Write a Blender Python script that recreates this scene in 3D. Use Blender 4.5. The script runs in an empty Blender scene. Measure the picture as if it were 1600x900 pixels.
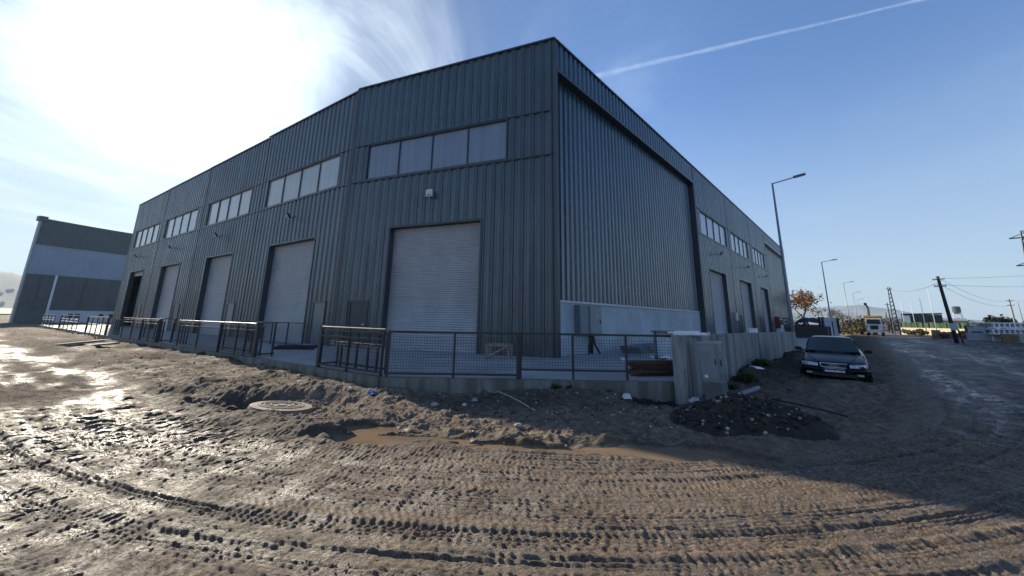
import bpy, math, random
import numpy as np
from mathutils import Vector, Matrix
random.seed(7)
rng = np.random.default_rng(11)
sc = bpy.context.scene
COL = sc.collection
PI = math.pi
rad = math.radians

# ------------------------------------------------------------------ camera
HC = 1.75
cam_d = bpy.data.cameras.new("camera"); cam = bpy.data.objects.new("camera", cam_d); COL.objects.link(cam)
cam_d.sensor_width = 36.0; cam_d.lens = 13.5; cam_d.clip_end = 20000; cam_d.clip_start = 0.05
cam_d.shift_y = -(450.0 - 363.0) / 1600.0      # the phone picture is a low crop of its frame
cam.matrix_world = Matrix.Translation((0, 0, HC)) @ Matrix.Rotation(rad(90 + 12.67), 4, 'X') @ Matrix.Rotation(rad(0.92), 4, 'Z')
sc.camera = cam

# ------------------------------------------------------------------ light
SUN_AZ, SUN_EL = -45.0, 27.0
sd = Vector((math.sin(rad(SUN_AZ)) * math.cos(rad(SUN_EL)), math.cos(rad(SUN_AZ)) * math.cos(rad(SUN_EL)), math.sin(rad(SUN_EL))))
sun_d = bpy.data.lights.new("sun", 'SUN'); sun = bpy.data.objects.new("sun", sun_d); COL.objects.link(sun)
sun_d.energy = 4.8; sun_d.angle = rad(0.5); sun_d.color = (1.0, 0.89, 0.72)
sun.rotation_euler = sd.to_track_quat('Z', 'Y').to_euler()
sc.view_settings.view_transform = 'Standard'; sc.view_settings.look = 'None'
sc.view_settings.exposure = 0.86; sc.view_settings.gamma = 1.0
sc.cycles.use_denoising = True
sc.cycles.max_bounces = 6; sc.cycles.volume_bounces = 0

# ------------------------------------------------------------------ node helpers
class NT:
    def __init__(s, tree):
        s.t = tree; s.n = tree.nodes; s.l = tree.links
    def new(s, typ, **kw):
        nd = s.n.new(typ)
        for k, v in kw.items():
            if k.startswith('i_'):
                nd.inputs[k[2:].replace('_', ' ')].default_value = v
            else: setattr(nd, k, v)
        return nd
    def link(s, a, b): s.l.new(a, b)
    def set(s, inp, val):
        if isinstance(val, bpy.types.NodeSocket): s.l.new(val, inp)
        else: inp.default_value = val
    def math(s, op, a, b=0.0, c=0.0, clamp=False):
        nd = s.n.new('ShaderNodeMath'); nd.operation = op; nd.use_clamp = clamp
        s.set(nd.inputs[0], a); s.set(nd.inputs[1], b); s.set(nd.inputs[2], c)
        return nd.outputs[0]
    def vmath(s, op, a, b=(0, 0, 0)):
        nd = s.n.new('ShaderNodeVectorMath'); nd.operation = op
        s.set(nd.inputs[0], a); s.set(nd.inputs[1], b)
        return nd.outputs['Value'] if op in ('DOT_PRODUCT', 'LENGTH') else nd.outputs[0]
    def mix(s, f, a, b, mode='MIX'):
        nd = s.n.new('ShaderNodeMix'); nd.data_type = 'RGBA'; nd.blend_type = mode; nd.clamp_result = False
        s.set(nd.inputs[0], f)
        for i, v in ((6, a), (7, b)):
            if isinstance(v, tuple) and len(v) == 3: v = v + (1,)
            s.set(nd.inputs[i], v)
        return nd.outputs[2]
    def noise(s, vec, scale, detail=4, rough=0.55, dist=0.0):
        nd = s.n.new('ShaderNodeTexNoise'); s.set(nd.inputs['Vector'], vec)
        nd.inputs['Scale'].default_value = scale; nd.inputs['Detail'].default_value = detail
        nd.inputs['Roughness'].default_value = rough; nd.inputs['Distortion'].default_value = dist
        return nd.outputs[0]
    def mapr(s, v, a, b, c=0.0, d=1.0, smooth=True):
        nd = s.n.new('ShaderNodeMapRange'); nd.interpolation_type = 'SMOOTHSTEP' if smooth else 'LINEAR'
        s.set(nd.inputs[0], v)
        for i, q in enumerate((a, b, c, d)): s.set(nd.inputs[i + 1], q)
        return nd.outputs[0]
    def scalev(s, vec, xyz):
        nd = s.n.new('ShaderNodeMapping'); s.set(nd.inputs[0], vec); nd.inputs['Scale'].default_value = xyz
        return nd.outputs[0]

def px_dir(az, el):
    a, e = rad(az), rad(el)
    return Vector((math.sin(a) * math.cos(e), math.cos(a) * math.cos(e), math.sin(e)))

# ------------------------------------------------------------------ sky
w = bpy.data.worlds.new("World"); sc.world = w; w.use_nodes = True
W = NT(w.node_tree); W.n.clear()
tc = W.new('ShaderNodeTexCoord'); D = W.vmath('NORMALIZE', tc.outputs['Generated'])
sky = W.new('ShaderNodeTexSky', sky_type='NISHITA', sun_disc=False, sun_elevation=rad(SUN_EL), sun_rotation=rad(SUN_AZ),
            altitude=30.0, air_density=1.0, dust_density=0.35, ozone_density=2.2)
cosang = W.vmath('DOT_PRODUCT', D, tuple(sd))
ang = W.math('ARCCOSINE', W.math('MINIMUM', cosang, 1.0))          # radians from the sun
sep = W.new('ShaderNodeSeparateXYZ'); W.link(D, sep.inputs[0]); dz = sep.outputs[2]
# flat cloud-deck coordinates: direction divided by its height
den = W.math('MAXIMUM', W.math('ADD', dz, 0.06), 0.03)
inv = W.math('DIVIDE', 1.0, den)
comb = W.new('ShaderNodeCombineXYZ'); W.link(inv, comb.inputs[0]); W.link(inv, comb.inputs[1]); W.link(inv, comb.inputs[2])
deck = W.vmath('MULTIPLY', D, comb.outputs[0])
rot = W.new('ShaderNodeMapping'); W.link(deck, rot.inputs[0]); rot.inputs['Rotation'].default_value = (0, 0, rad(38)); rot.inputs['Scale'].default_value = (0.9, 0.48, 0.0)
cir = W.noise(rot.outputs[0], 1.5, 6, 0.6, 1.1)
cir2 = W.noise(rot.outputs[0], 0.62, 4, 0.55, 1.2)
near = W.mapr(ang, 0.45, 1.15, 1.0, 0.10)
cov = W.math('MULTIPLY', W.mapr(cir, 0.44, 0.72), W.mapr(cir2, 0.18, 0.80))
cov = W.math('MULTIPLY', cov, near)
glow_n = W.math('MULTIPLY_ADD', W.math('SUBTRACT', 0.5, cir), 0.42, ang)
g1 = W.math('EXPONENT', W.math('MULTIPLY', W.math('POWER', W.math('MULTIPLY', glow_n, 4.7), 2.0), -1.0))
g2 = W.math('EXPONENT', W.math('MULTIPLY', ang, -3.1))
gl = W.math('ADD', W.math('MULTIPLY', g1, 7.5), W.math('MULTIPLY', g2, 1.5))
hs = W.new('ShaderNodeHueSaturation'); hs.inputs['Saturation'].default_value = 1.16; W.link(sky.outputs[0], hs.inputs['Color'])
base = W.mix(1.0, W.mix(1.0, hs.outputs[0], (0.62, 0.71, 0.86), 'MULTIPLY'), W.mix(W.mapr(ang, 0.15, 1.1), (0.30, 0.31, 0.32), (1, 1, 1)), 'MULTIPLY')
glc = W.new('ShaderNodeMix'); glc.data_type = 'RGBA'; glc.blend_type = 'MULTIPLY'; glc.inputs[0].default_value = 1.0
gc = W.new('ShaderNodeCombineXYZ'); [W.link(gl, gc.inputs[i]) for i in range(3)]
W.link(gc.outputs[0], glc.inputs[6]); glc.inputs[7].default_value = (0.86, 0.97, 1.0, 1)
c1 = W.mix(1.0, base, glc.outputs[2], 'ADD')
c2 = W.mix(W.math('MULTIPLY', cov, 0.75), c1, (5.4, 6.0, 6.4))
# thin veil low in the sky
veil = W.mapr(dz, 0.0, 0.55, 0.66, 0.06)
c3 = W.mix(veil, c2, W.mix(W.math('EXPONENT', W.math('MULTIPLY', ang, -2.2)), (2.2, 2.6, 2.95), (5.2, 6.2, 6.6)))
# contrail: a band along a great circle
pA, pB = px_dir(13.9, 34.3), px_dir(51.5, 31.5)
nrm = pA.cross(pB).normalized(); mid = (pA + pB).normalized()
dd = W.vmath('DOT_PRODUCT', D, tuple(nrm))
wob = W.math('MULTIPLY', W.math('SUBTRACT', W.noise(D, 9.0, 4, 0.6), 0.5), 0.0035)
dd = W.math('ABSOLUTE', W.math('ADD', dd, wob))
tpos = W.vmath('DOT_PRODUCT', D, tuple((pB - pA).normalized()))
wid = W.math('MULTIPLY', W.mapr(tpos, -0.35, 0.35, 0.009, 0.0036, False), W.mapr(W.noise(D, 14.0, 3, 0.6), 0.3, 0.7, 0.7, 1.4))
band = W.math('SUBTRACT', 1.0, W.mapr(W.math('DIVIDE', dd, wid), 0.0, 1.0))
band = W.math('MULTIPLY', band, W.mapr(W.vmath('DOT_PRODUCT', D, tuple(mid)), 0.80, 0.93))
band = W.math('MULTIPLY', band, W.mapr(W.noise(D, 22.0, 5, 0.65), 0.25, 0.7, 0.35, 1.0))
c4 = W.mix(W.math('MULTIPLY', band, 0.20), c3, (5.6, 6.4, 7.4))
bg = W.new('ShaderNodeBackground'); W.link(c4, bg.inputs[0]); bg.inputs[1].default_value = 0.125
wo = W.new('ShaderNodeOutputWorld'); W.link(bg.outputs[0], wo.inputs[0])

# ------------------------------------------------------------------ materials
MATS = {}
def mat(name, col, rough=0.6, metal=0.0, var=0.18, vs=3.0, bump=0.0, bs=30.0, spec=0.5, stretch=(1, 1, 1), coat=0.0, vcol=None, emis=None, alpha=1.0, trans=0.0):
    if name in MATS: return MATS[name]
    m = bpy.data.materials.new(name); m.use_nodes = True
    T = NT(m.node_tree); T.n.clear()
    out = T.new('ShaderNodeOutputMaterial'); b = T.new('ShaderNodeBsdfPrincipled'); T.link(b.outputs[0], out.inputs[0])
    tcn = T.new('ShaderNodeTexCoord'); v = T.scalev(tcn.outputs['Object'], stretch)
    n = T.noise(v, vs, 5, 0.6)
    dark = tuple(c * (1 - var) for c in col); light = tuple(min(1, c * (1 + var)) for c in (vcol or col))
    T.link(T.mix(T.mapr(n, 0.3, 0.7), dark, light), b.inputs['Base Color'])
    T.link(T.mapr(n, 0.3, 0.7, max(0.02, rough * 0.85), min(1, rough * 1.15)), b.inputs['Roughness'])
    b.inputs['Metallic'].default_value = metal; b.inputs['Specular IOR Level'].default_value = spec
    b.inputs['Coat Weight'].default_value = coat; b.inputs['Coat Roughness'].default_value = 0.04
    b.inputs['Transmission Weight'].default_value = trans; b.inputs['Alpha'].default_value = alpha
    if bump:
        bn = T.new('ShaderNodeBump'); bn.inputs['Strength'].default_value = bump; bn.inputs['Distance'].default_value = 0.02
        T.link(T.noise(v, bs, 6, 0.65), bn.inputs['Height']); T.link(bn.outputs[0], b.inputs['Normal'])
    MATS[name] = m
    return m

def clad_mat(name, c, ro, spec):
    m = bpy.data.materials.new(name); m.use_nodes = True; T = NT(m.node_tree); b = T.n['Principled BSDF']
    P = T.new('ShaderNodeTexCoord').outputs['Object']
    n1 = T.noise(T.scalev(P, (1, 1, 0.12)), 2.6, 5, 0.65); n2 = T.noise(P, 0.35, 4, 0.6); n3 = T.noise(T.scalev(P, (1, 1, 0.05)), 9, 4, 0.6)
    col = T.mix(T.mapr(n2, 0.3, 0.7), tuple(x * 0.80 for x in c), tuple(x * 1.16 for x in c))
    col = T.mix(T.mapr(n1, 0.5, 0.75, 0.0, 0.35), col, tuple(x * 0.6 for x in c))
    col = T.mix(T.mapr(n3, 0.55, 0.8, 0.0, 0.25), col, (0.16, 0.165, 0.16))
    sz = T.new('ShaderNodeSeparateXYZ'); T.link(P, sz.inputs[0])
    dust = T.math('MULTIPLY', T.mapr(sz.outputs[2], 0.3, 1.6, 0.55, 0.0), T.mapr(n1, 0.3, 0.6, 0.4, 1.0))
    col = T.mix(dust, col, (0.12, 0.105, 0.088)); T.link(col, b.inputs['Base Color'])
    T.link(T.mapr(n1, 0.3, 0.7, ro * 0.8, ro * 1.4), b.inputs['Roughness']); b.inputs['Specular IOR Level'].default_value = spec
    bn = T.new('ShaderNodeBump'); bn.inputs['Strength'].default_value = 0.25; bn.inputs['Distance'].default_value = 0.03
    T.link(T.noise(T.scalev(P, (1, 1, 0.4)), 1.6, 3, 0.5), bn.inputs['Height']); T.link(bn.outputs[0], b.inputs['Normal'])
    return m
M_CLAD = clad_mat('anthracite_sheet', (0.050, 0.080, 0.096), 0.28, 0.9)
M_CLADR = clad_mat('anthracite_sheet_sky_tint', (0.025, 0.068, 0.108), 0.24, 1.0)  # same sheet, with the blue sky reflection put into its colour
M_TRIM = mat('anthracite_trim', (0.042, 0.050, 0.060), 0.38, 0.0, 0.1, 1.0)
M_SHUT = mat('shutter_slats', (0.42, 0.43, 0.45), 0.40, 0.15, 0.10, 0.8)
M_DOOR = mat('door_leaf', (0.040, 0.050, 0.058), 0.4, 0.0, 0.1, 2.0)
M_DOORG = mat('door_leaf_grey', (0.12, 0.15, 0.165), 0.35, 0.0, 0.15, 2.0)
M_STEEL = mat('fence_paint', (0.020, 0.025, 0.030), 0.42, 0.1, 0.15, 4.0)
M_RAIL = mat('rail_sunlit_steel', (0.12, 0.115, 0.11), 0.45, 0.2, 0.15, 4.0)  # paler than the fence paint: sunlight put into the top rail colour
M_GALV = mat('galvanised', (0.42, 0.46, 0.50), 0.45, 0.5, 0.15, 3.0)
M_CHROME = mat('chrome', (0.7, 0.7, 0.72), 0.15, 1.0, 0.05, 3.0)
M_WHITE = mat('white_paint', (0.72, 0.74, 0.76), 0.5, 0.0, 0.12, 3.0)
M_WOOD = mat('weathered_wood', (0.30, 0.235, 0.18), 0.85, 0.0, 0.3, 6.0, 0.3, 40, stretch=(1, 1, 1))
M_DWOOD = mat('dark_wood_pole', (0.040, 0.034, 0.030), 0.85, 0.0, 0.3, 4.0, 0.4, 20, stretch=(4, 4, 0.4))
M_RUST = mat('rusty_profiles', (0.13, 0.060, 0.032), 0.8, 0.1, 0.35, 5.0, 0.3, 40)
M_BLACKP = mat('black_plastic', (0.012, 0.012, 0.013), 0.4, 0.0, 0.1, 3.0)
M_RUBBER = mat('rubber', (0.018, 0.018, 0.018), 0.8, 0.0, 0.2, 12.0)
M_INSUL = mat('insulation_sheet', (0.16, 0.17, 0.18), 0.55, 0.2, 0.4, 4.0)
M_TARP = mat('navy_tarp', (0.020, 0.025, 0.085), 0.6, 0.0, 0.3, 1.5, 0.3, 3)
M_CABINET = mat('grey_cabinet', (0.20, 0.235, 0.25), 0.5, 0.15, 0.12, 2.5)
M_CABBASE = mat('cabinet_plinth', (0.11, 0.125, 0.12), 0.8, 0.0, 0.2, 4.0, 0.3, 30)
M_BOXG = mat('electric_box', (0.15, 0.18, 0.20), 0.5, 0.1, 0.12, 2.0)
M_DARKIN = mat('dark_interior', (0.03, 0.028, 0.028), 0.9, 0, 0.1, 1)
M_ROOF = mat('roof_membrane', (0.12, 0.125, 0.13), 0.8, 0, 0.1, 1)

def concrete(name, c, streak=False, moss=0.0):
    m = bpy.data.materials.new(name); m.use_nodes = True; T = NT(m.node_tree); b = T.n['Principled BSDF']
    tcn = T.new('ShaderNodeTexCoord'); P = tcn.outputs['Object']
    n1 = T.noise(P, 0.7, 6, 0.6); n2 = T.noise(P, 9, 5, 0.6); n3 = T.noise(T.scalev(P, (1, 1, 0.10)), 3.2, 5, 0.65)
    col = T.mix(T.mapr(n1, 0.3, 0.7), tuple(x * 0.78 for x in c), tuple(x * 1.12 for x in c))
    col = T.mix(T.math('MULTIPLY', T.mapr(n2, 0.45, 0.75), 0.35), col, tuple(x * 0.6 for x in c))
    if streak: col = T.mix(T.mapr(n3, 0.45, 0.60, 0.0, 0.85), col, tuple(x * 0.30 for x in c))
    if moss: col = T.mix(T.math('MULTIPLY', T.mapr(n3, 0.4, 0.6), moss), col, (0.065, 0.07, 0.045))
    T.link(col, b.inputs['Base Color'])
    T.link(T.mapr(n1, 0.3, 0.7, 0.6, 0.9), b.inputs['Roughness'])
    bn = T.new('ShaderNodeBump'); bn.inputs['Strength'].default_value = 0.25; bn.inputs['Distance'].default_value = 0.01
    T.link(T.noise(P, 30, 6, 0.7), bn.inputs['Height']); T.link(bn.outputs[0], b.inputs['Normal'])
    return m
M_CONC = concrete('concrete_floor', (0.30, 0.31, 0.31))
M_KERB = concrete('concrete_edge', (0.20, 0.195, 0.175), moss=0.7)
M_WALLC = concrete('concrete_stained', (0.27, 0.275, 0.265), streak=True)
M_PLINTH = concrete('concrete_plinth', (0.40, 0.44, 0.47))
M_BARR = concrete('concrete_barrier', (0.36, 0.37, 0.37))

def glass_panel(name, c, stripes, rough, spec=0.8):
    m = bpy.data.materials.new(name); m.use_nodes = True; T = NT(m.node_tree); b = T.n['Principled BSDF']
    tcn = T.new('ShaderNodeTexCoord'); P = tcn.outputs['UV']
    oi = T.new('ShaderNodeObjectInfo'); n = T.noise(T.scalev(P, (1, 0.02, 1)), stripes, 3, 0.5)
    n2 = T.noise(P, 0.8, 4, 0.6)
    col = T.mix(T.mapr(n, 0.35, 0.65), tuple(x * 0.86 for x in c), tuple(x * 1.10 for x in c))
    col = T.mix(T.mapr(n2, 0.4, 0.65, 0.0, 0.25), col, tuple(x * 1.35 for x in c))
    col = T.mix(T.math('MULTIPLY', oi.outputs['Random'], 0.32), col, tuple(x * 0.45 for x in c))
    T.link(col, b.inputs['Base Color']); b.inputs['Roughness'].default_value = rough; b.inputs['Specular IOR Level'].default_value = spec
    bn = T.new('ShaderNodeBump'); bn.inputs['Strength'].default_value = 0.08; bn.inputs['Distance'].default_value = 0.02
    T.link(T.noise(P, 1.2, 3, 0.5), bn.inputs['Height']); T.link(bn.outputs[0], b.inputs['Normal'])
    return m
M_PANE = glass_panel('window_pane_sky_dim', (0.17, 0.21, 0.26), 3.0, 0.05, 1.0)  # near front bay: dim sky reflection put into the pane colour
M_PANEL = glass_panel('window_pane_sky_bright', (0.42, 0.45, 0.45), 3.0, 0.10, 0.9)  # left bays: brighter sky reflection put into the pane colour
M_PANER = glass_panel('window_pane_sky_side', (0.46, 0.53, 0.62), 5.0, 0.2)  # long side: whitish-blue sky reflection put into the pane colour

# ------------------------------------------------------------------ mesh helpers
class MB:
    """collects shapes; build() links them as one mesh object"""
    def __init__(s): s.v = []; s.f = []; s.uv = None
    def add(s, vs, fs):
        o = len(s.v); s.v += [tuple(p) for p in vs]; s.f += [tuple(i + o for i in f) for f in fs]; return s
    def box(s, c, size, rz=0.0, M=None, taper=1.0):
        hx, hy, hz = size[0] / 2, size[1] / 2, size[2] / 2
        P = [(-hx, -hy, -hz), (hx, -hy, -hz), (hx, hy, -hz), (-hx, hy, -hz)] + [(x * taper, y * taper, hz) for x, y in ((-hx, -hy), (hx, -hy), (hx, hy), (-hx, hy))]
        R = M or Matrix.Rotation(rz, 3, 'Z'); c = Vector(c)
        return s.add([c + R @ Vector(p) for p in P], [(0, 3, 2, 1), (4, 5, 6, 7), (0, 1, 5, 4), (1, 2, 6, 5), (2, 3, 7, 6), (3, 0, 4, 7)])
    def obox(s, o, t, n, s0, s1, z0, z1, d0, d1):
        """box in a facade frame: s along t, z up, d along the outward normal n"""
        P = []
        for z in (z0, z1):
            for a, d in ((s0, d0), (s1, d0), (s1, d1), (s0, d1)):
                P.append((o[0] + t[0] * a + n[0] * d, o[1] + t[1] * a + n[1] * d, z))
        return s.add(P, [(0, 3, 2, 1), (4, 5, 6, 7), (0, 1, 5, 4), (1, 2, 6, 5), (2, 3, 7, 6), (3, 0, 4, 7)])
    def bar(s, p, q, r, r2=None, n=6, cap=True):
        p, q = Vector(p), Vector(q); r2 = r if r2 is None else r2
        d = (q - p).normalized(); a = d.orthogonal().normalized(); b = d.cross(a)
        V = []
        for c, rr in ((p, r), (q, r2)):
            for i in range(n):
                t = 2 * PI * (i + 0.5) / n; V.append(c + a * (rr * math.cos(t)) + b * (rr * math.sin(t)))
        F = [(i, (i + 1) % n, n + (i + 1) % n, n + i) for i in range(n)]
        if cap: F += [tuple(range(n - 1, -1, -1)), tuple(range(n, 2 * n))]
        return s.add(V, F)
    def tube(s, pts, rs, n=8):
        pts = [Vector(p) for p in pts]
        if not hasattr(rs, '__len__'): rs = [rs] * len(pts)
        V, F = [], []
        ref = None
        for k, p in enumerate(pts):
            d = (pts[min(k + 1, len(pts) - 1)] - pts[max(k - 1, 0)]).normalized()
            if ref is None: ref = d.orthogonal().normalized()
            a = (ref - d * ref.dot(d)).normalized(); ref = a; b = d.cross(a)
            for i in range(n):
                t = 2 * PI * i / n; V.append(p + a * (rs[k] * math.cos(t)) + b * (rs[k] * math.sin(t)))
        for k in range(len(pts) - 1):
            for i in range(n):
                F.append((k * n + i, k * n + (i + 1) % n, (k + 1) * n + (i + 1) % n, (k + 1) * n + i))
        F += [tuple(range(n - 1, -1, -1)), tuple(range((len(pts) - 1) * n, len(pts) * n))]
        return s.add(V, F)
    def lathe(s, prof, c, n=24, axis='Z', M=None):
        V, F = [], []
        c = Vector(c)
        for r, h in prof:
            for i in range(n):
                t = 2 * PI * i / n
                p = Vector((r * math.cos(t), r * math.sin(t), h))
                if axis == 'Y': p = Vector((p.x, p.z, p.y))
                if axis == 'X': p = Vector((p.z, p.x, p.y))
                if M: p = M @ p
                V.append(c + p)
        for k in range(len(prof) - 1):
            for i in range(n):
                F.append((k * n + i, k * n + (i + 1) % n, (k + 1) * n + (i + 1) % n, (k + 1) * n + i))
        return s.add(V, F)
    def prism(s, poly, z0, z1):
        n = len(poly)
        V = [(x, y, z0) for x, y in poly] + [(x, y, z1) for x, y in poly]
        return s.add(V, [tuple(range(n - 1, -1, -1)), tuple(range(n, 2 * n))] + [(i, (i + 1) % n, n + (i + 1) % n, n + i) for i in range(n)])
    def rock(s, c, r, seed=0, flat=0.6, M=None):
        R = random.Random(seed)
        ph = (1 + 5 ** .5) / 2
        ico = [(-1, ph, 0), (1, ph, 0), (-1, -ph, 0), (1, -ph, 0), (0, -1, ph), (0, 1, ph), (0, -1, -ph), (0, 1, -ph), (ph, 0, -1), (ph, 0, 1), (-ph, 0, -1), (-ph, 0, 1)]
        fs = [(0, 11, 5), (0, 5, 1), (0, 1, 7), (0, 7, 10), (0, 10, 11), (1, 5, 9), (5, 11, 4), (11, 10, 2), (10, 7, 6), (7, 1, 8), (3, 9, 4), (3, 4, 2), (3, 2, 6), (3, 6, 8), (3, 8, 9), (4, 9, 5), (2, 4, 11), (6, 2, 10), (8, 6, 7), (9, 8, 1)]
        a = R.uniform(0, 6.28); ca, sa = math.cos(a), math.sin(a); sx, sy = R.uniform(.8, 1.4), R.uniform(.6, 1.0)
        V = []
        for x, y, z in ico:
            k = r / 1.9 * R.uniform(.75, 1.2); x, y, z = x * k * sx, y * k * sy, z * k * flat
            V.append((c[0] + x * ca - y * sa, c[1] + x * sa + y * ca, c[2] + z))
        return s.add(V, fs)
    def build(s, name, m, parent=None, smooth=False, loc=None, uvs=None):
        me = bpy.data.meshes.new(name)
        if loc is not None:
            L = Vector(loc); vs = [Vector(p) - L for p in s.v]
        else: vs = s.v
        me.from_pydata([tuple(p) for p in vs], [], s.f); me.materials.append(m)
        if uvs is not None:
            ul = me.uv_layers.new(name='UV'); li = np.empty(len(me.loops), dtype=np.int32); me.loops.foreach_get('vertex_index', li)
            ul.data.foreach_set('uv', np.asarray(uvs, dtype=np.float32)[li].ravel())
        if smooth:
            me.polygons.foreach_set('use_smooth', [True] * len(me.polygons))
        o = bpy.data.objects.new(name, me); COL.objects.link(o)
        if loc is not None: o.location = loc
        if parent is not None:
            o.parent = parent; o.matrix_parent_inverse = parent.matrix_basis.inverted()
        return o

def tag(o, label=None, cat=None, group=None, kind=None):
    if label: o['label'] = label
    if cat: o['category'] = cat
    if group: o['group'] = group
    if kind: o['kind'] = kind
    return o
def thing(name, label, cat, loc=(0, 0, 0), group=None, rz=0.0):
    o = bpy.data.objects.new(name, None); COL.objects.link(o); o.location = loc; o.rotation_euler = (0, 0, rz)
    o.empty_display_size = 0.2
    bpy.context.view_layer.update() if False else None
    tag(o, label, cat, group)
    o['_k'] = 1; del o['_k']
    return o
def under(root, loc, rz=0.0):
    """matrix of a thing, so that parts may be given in its own coordinates"""
    return Matrix.Translation(loc) @ Matrix.Rotation(rz, 4, 'Z')
def part(mb, name, m, root, smooth=False, uvs=None):
    """part given in the root's LOCAL coordinates"""
    o = mb.build(name, m, None, smooth, uvs=uvs); o.parent = root
    return o
def copy_tree(o, parent=None):
    c = o.copy(); COL.objects.link(c); c.parent = parent
    for ch in list(o.children): copy_tree(ch, c)
    return c
def pol(az, d): return (d * math.sin(rad(az)), d * math.cos(rad(az)))
def sstep(x, a, b):
    t = np.clip((x - a) / (b - a), 0, 1); return t * t * (3 - 2 * t)

# ------------------------------------------------------------------ value noise in numpy
_perm = rng.permutation(4096).astype(np.int64); _val = rng.random(4096)
def vnoise(x, y, seed=0):
    x = np.asarray(x, float); y = np.asarray(y, float)
    xi = np.floor(x).astype(np.int64); yi = np.floor(y).astype(np.int64); xf = x - xi; yf = y - yi
    xf = xf * xf * (3 - 2 * xf); yf = yf * yf * (3 - 2 * yf)
    def h(a, b): return _val[_perm[(_perm[(a + seed * 57) & 4095] + b) & 4095]]
    a = h(xi, yi); b = h(xi + 1, yi); c = h(xi, yi + 1); d = h(xi + 1, yi + 1)
    return (a * (1 - xf) + b * xf) * (1 - yf) + (c * (1 - xf) + d * xf) * yf
def fbm(x, y, oct=4, seed=0, gain=0.5):
    s = 0; a = 1; t = 0
    for i in range(oct):
        s = s + a * (vnoise(x * 2 ** i + 13.1 * i, y * 2 ** i + 7.7 * i, seed + i) - 0.5); t += a; a *= gain
    return s / t * 2

# ------------------------------------------------------------------ ground
RC = np.array([0.7, 17.7]); RR = 12.0
T1 = np.array([-0.820, 0.572]); N1 = np.array([0.572, 0.820])      # road branch going off to the left
T2 = np.array([0.670, 0.742]); N2 = np.array([-0.742, 0.670])      # road branch going off to the right
A1 = math.atan2(-N1[1], -N1[0]); A2 = math.atan2(-N2[1], -N2[0])
def road_uv(x, y):
    dx, dy = x - RC[0], y - RC[1]
    l = dx * T1[0] + dy * T1[1]; r = dx * T2[0] + dy * T2[1]
    vl = -(dx * N1[0] + dy * N1[1]) - RR; vr = -(dx * N2[0] + dy * N2[1]) - RR
    ra = np.hypot(dx, dy); va = ra - RR; th = np.arctan2(dy, dx)
    left = (l > 0) & ((x < RC[0]) | (vl > vr)); right = (r > 0) & ~left
    u = np.where(left, -l, np.where(right, (A2 - A1) * RR + r, (th - A1) * RR))
    v = np.where(left, vl, np.where(right, vr, va))
    return u, v
KT = np.array([-0.825, 0.566]); K1 = np.array([-3.12, 9.84]); K2 = np.array([4.0, 9.80])
WA, WB = np.array([4.15, 9.42]), np.array([15.9, 22.1])            # yard wall, near and far end
WT = (WB - WA) / np.linalg.norm(WB - WA); WL = float(np.linalg.norm(WB - WA)); WN = np.array([WT[1], -WT[0]])
PUDDLES = [  # x, y, half length, half width, angle
    (-1.72, 6.22, 1.15, 0.24, 0.02), (-2.25, 6.74, 0.50, 0.22, 0.1), (0.10, 5.92, 1.1, 0.20, -0.14), (2.05, 5.84, 1.05, 0.32, -0.10),
]
def puddle_mask(x, y):
    m = np.zeros_like(x)
    for px, py, a, b, an in PUDDLES:
        c, s = math.cos(an), math.sin(an); dx, dy = x - px, y - py
        near = (np.abs(dx) < a * 1.8) & (np.abs(dy) < a * 1.8)
        if not near.any(): continue
        q = np.hypot((dx * c + dy * s) / a, (-dx * s + dy * c) / b) + 0.45 * fbm(x * 2.2, y * 2.2, 3, 40)
        m = np.where(near, np.maximum(m, 1 - sstep(q, 0.75, 1.5)), m)
    return m
TRK = []
_r = random.Random(5)
_v = 0.40
while _v < 9.2:
    TRK.append((_v + _r.uniform(-.05, .05), _r.uniform(.085, .14), _r.choice([0, 1, 2, 2, 2, 2, 3]), _r.uniform(0, 6), _r.uniform(0.10, 0.30), _r.choice([.005, .010, .018, .028]), _r.choice([-1, 1])))
    _v += _r.uniform(.16, .27)
for v0_, d_ in ((1.25, .04), (2.9, .055), (4.3, .05), (5.9, .055), (7.3, .05)): TRK.append((v0_, .20, 3, v0_ * 2.1, .3, d_, 1))
_US = np.linspace(-700, 700, 14001)
_WOB = 0.35 * fbm(_US * 0.11, _US * 0 + 3, 2, 20)
_PRES = [sstep(fbm(_US * 0.13 + t[3] * 3, _US * 0 + t[0], 3, 31), -0.45, -0.05) for t in TRK]
NT_ = len(TRK) - 5
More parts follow.
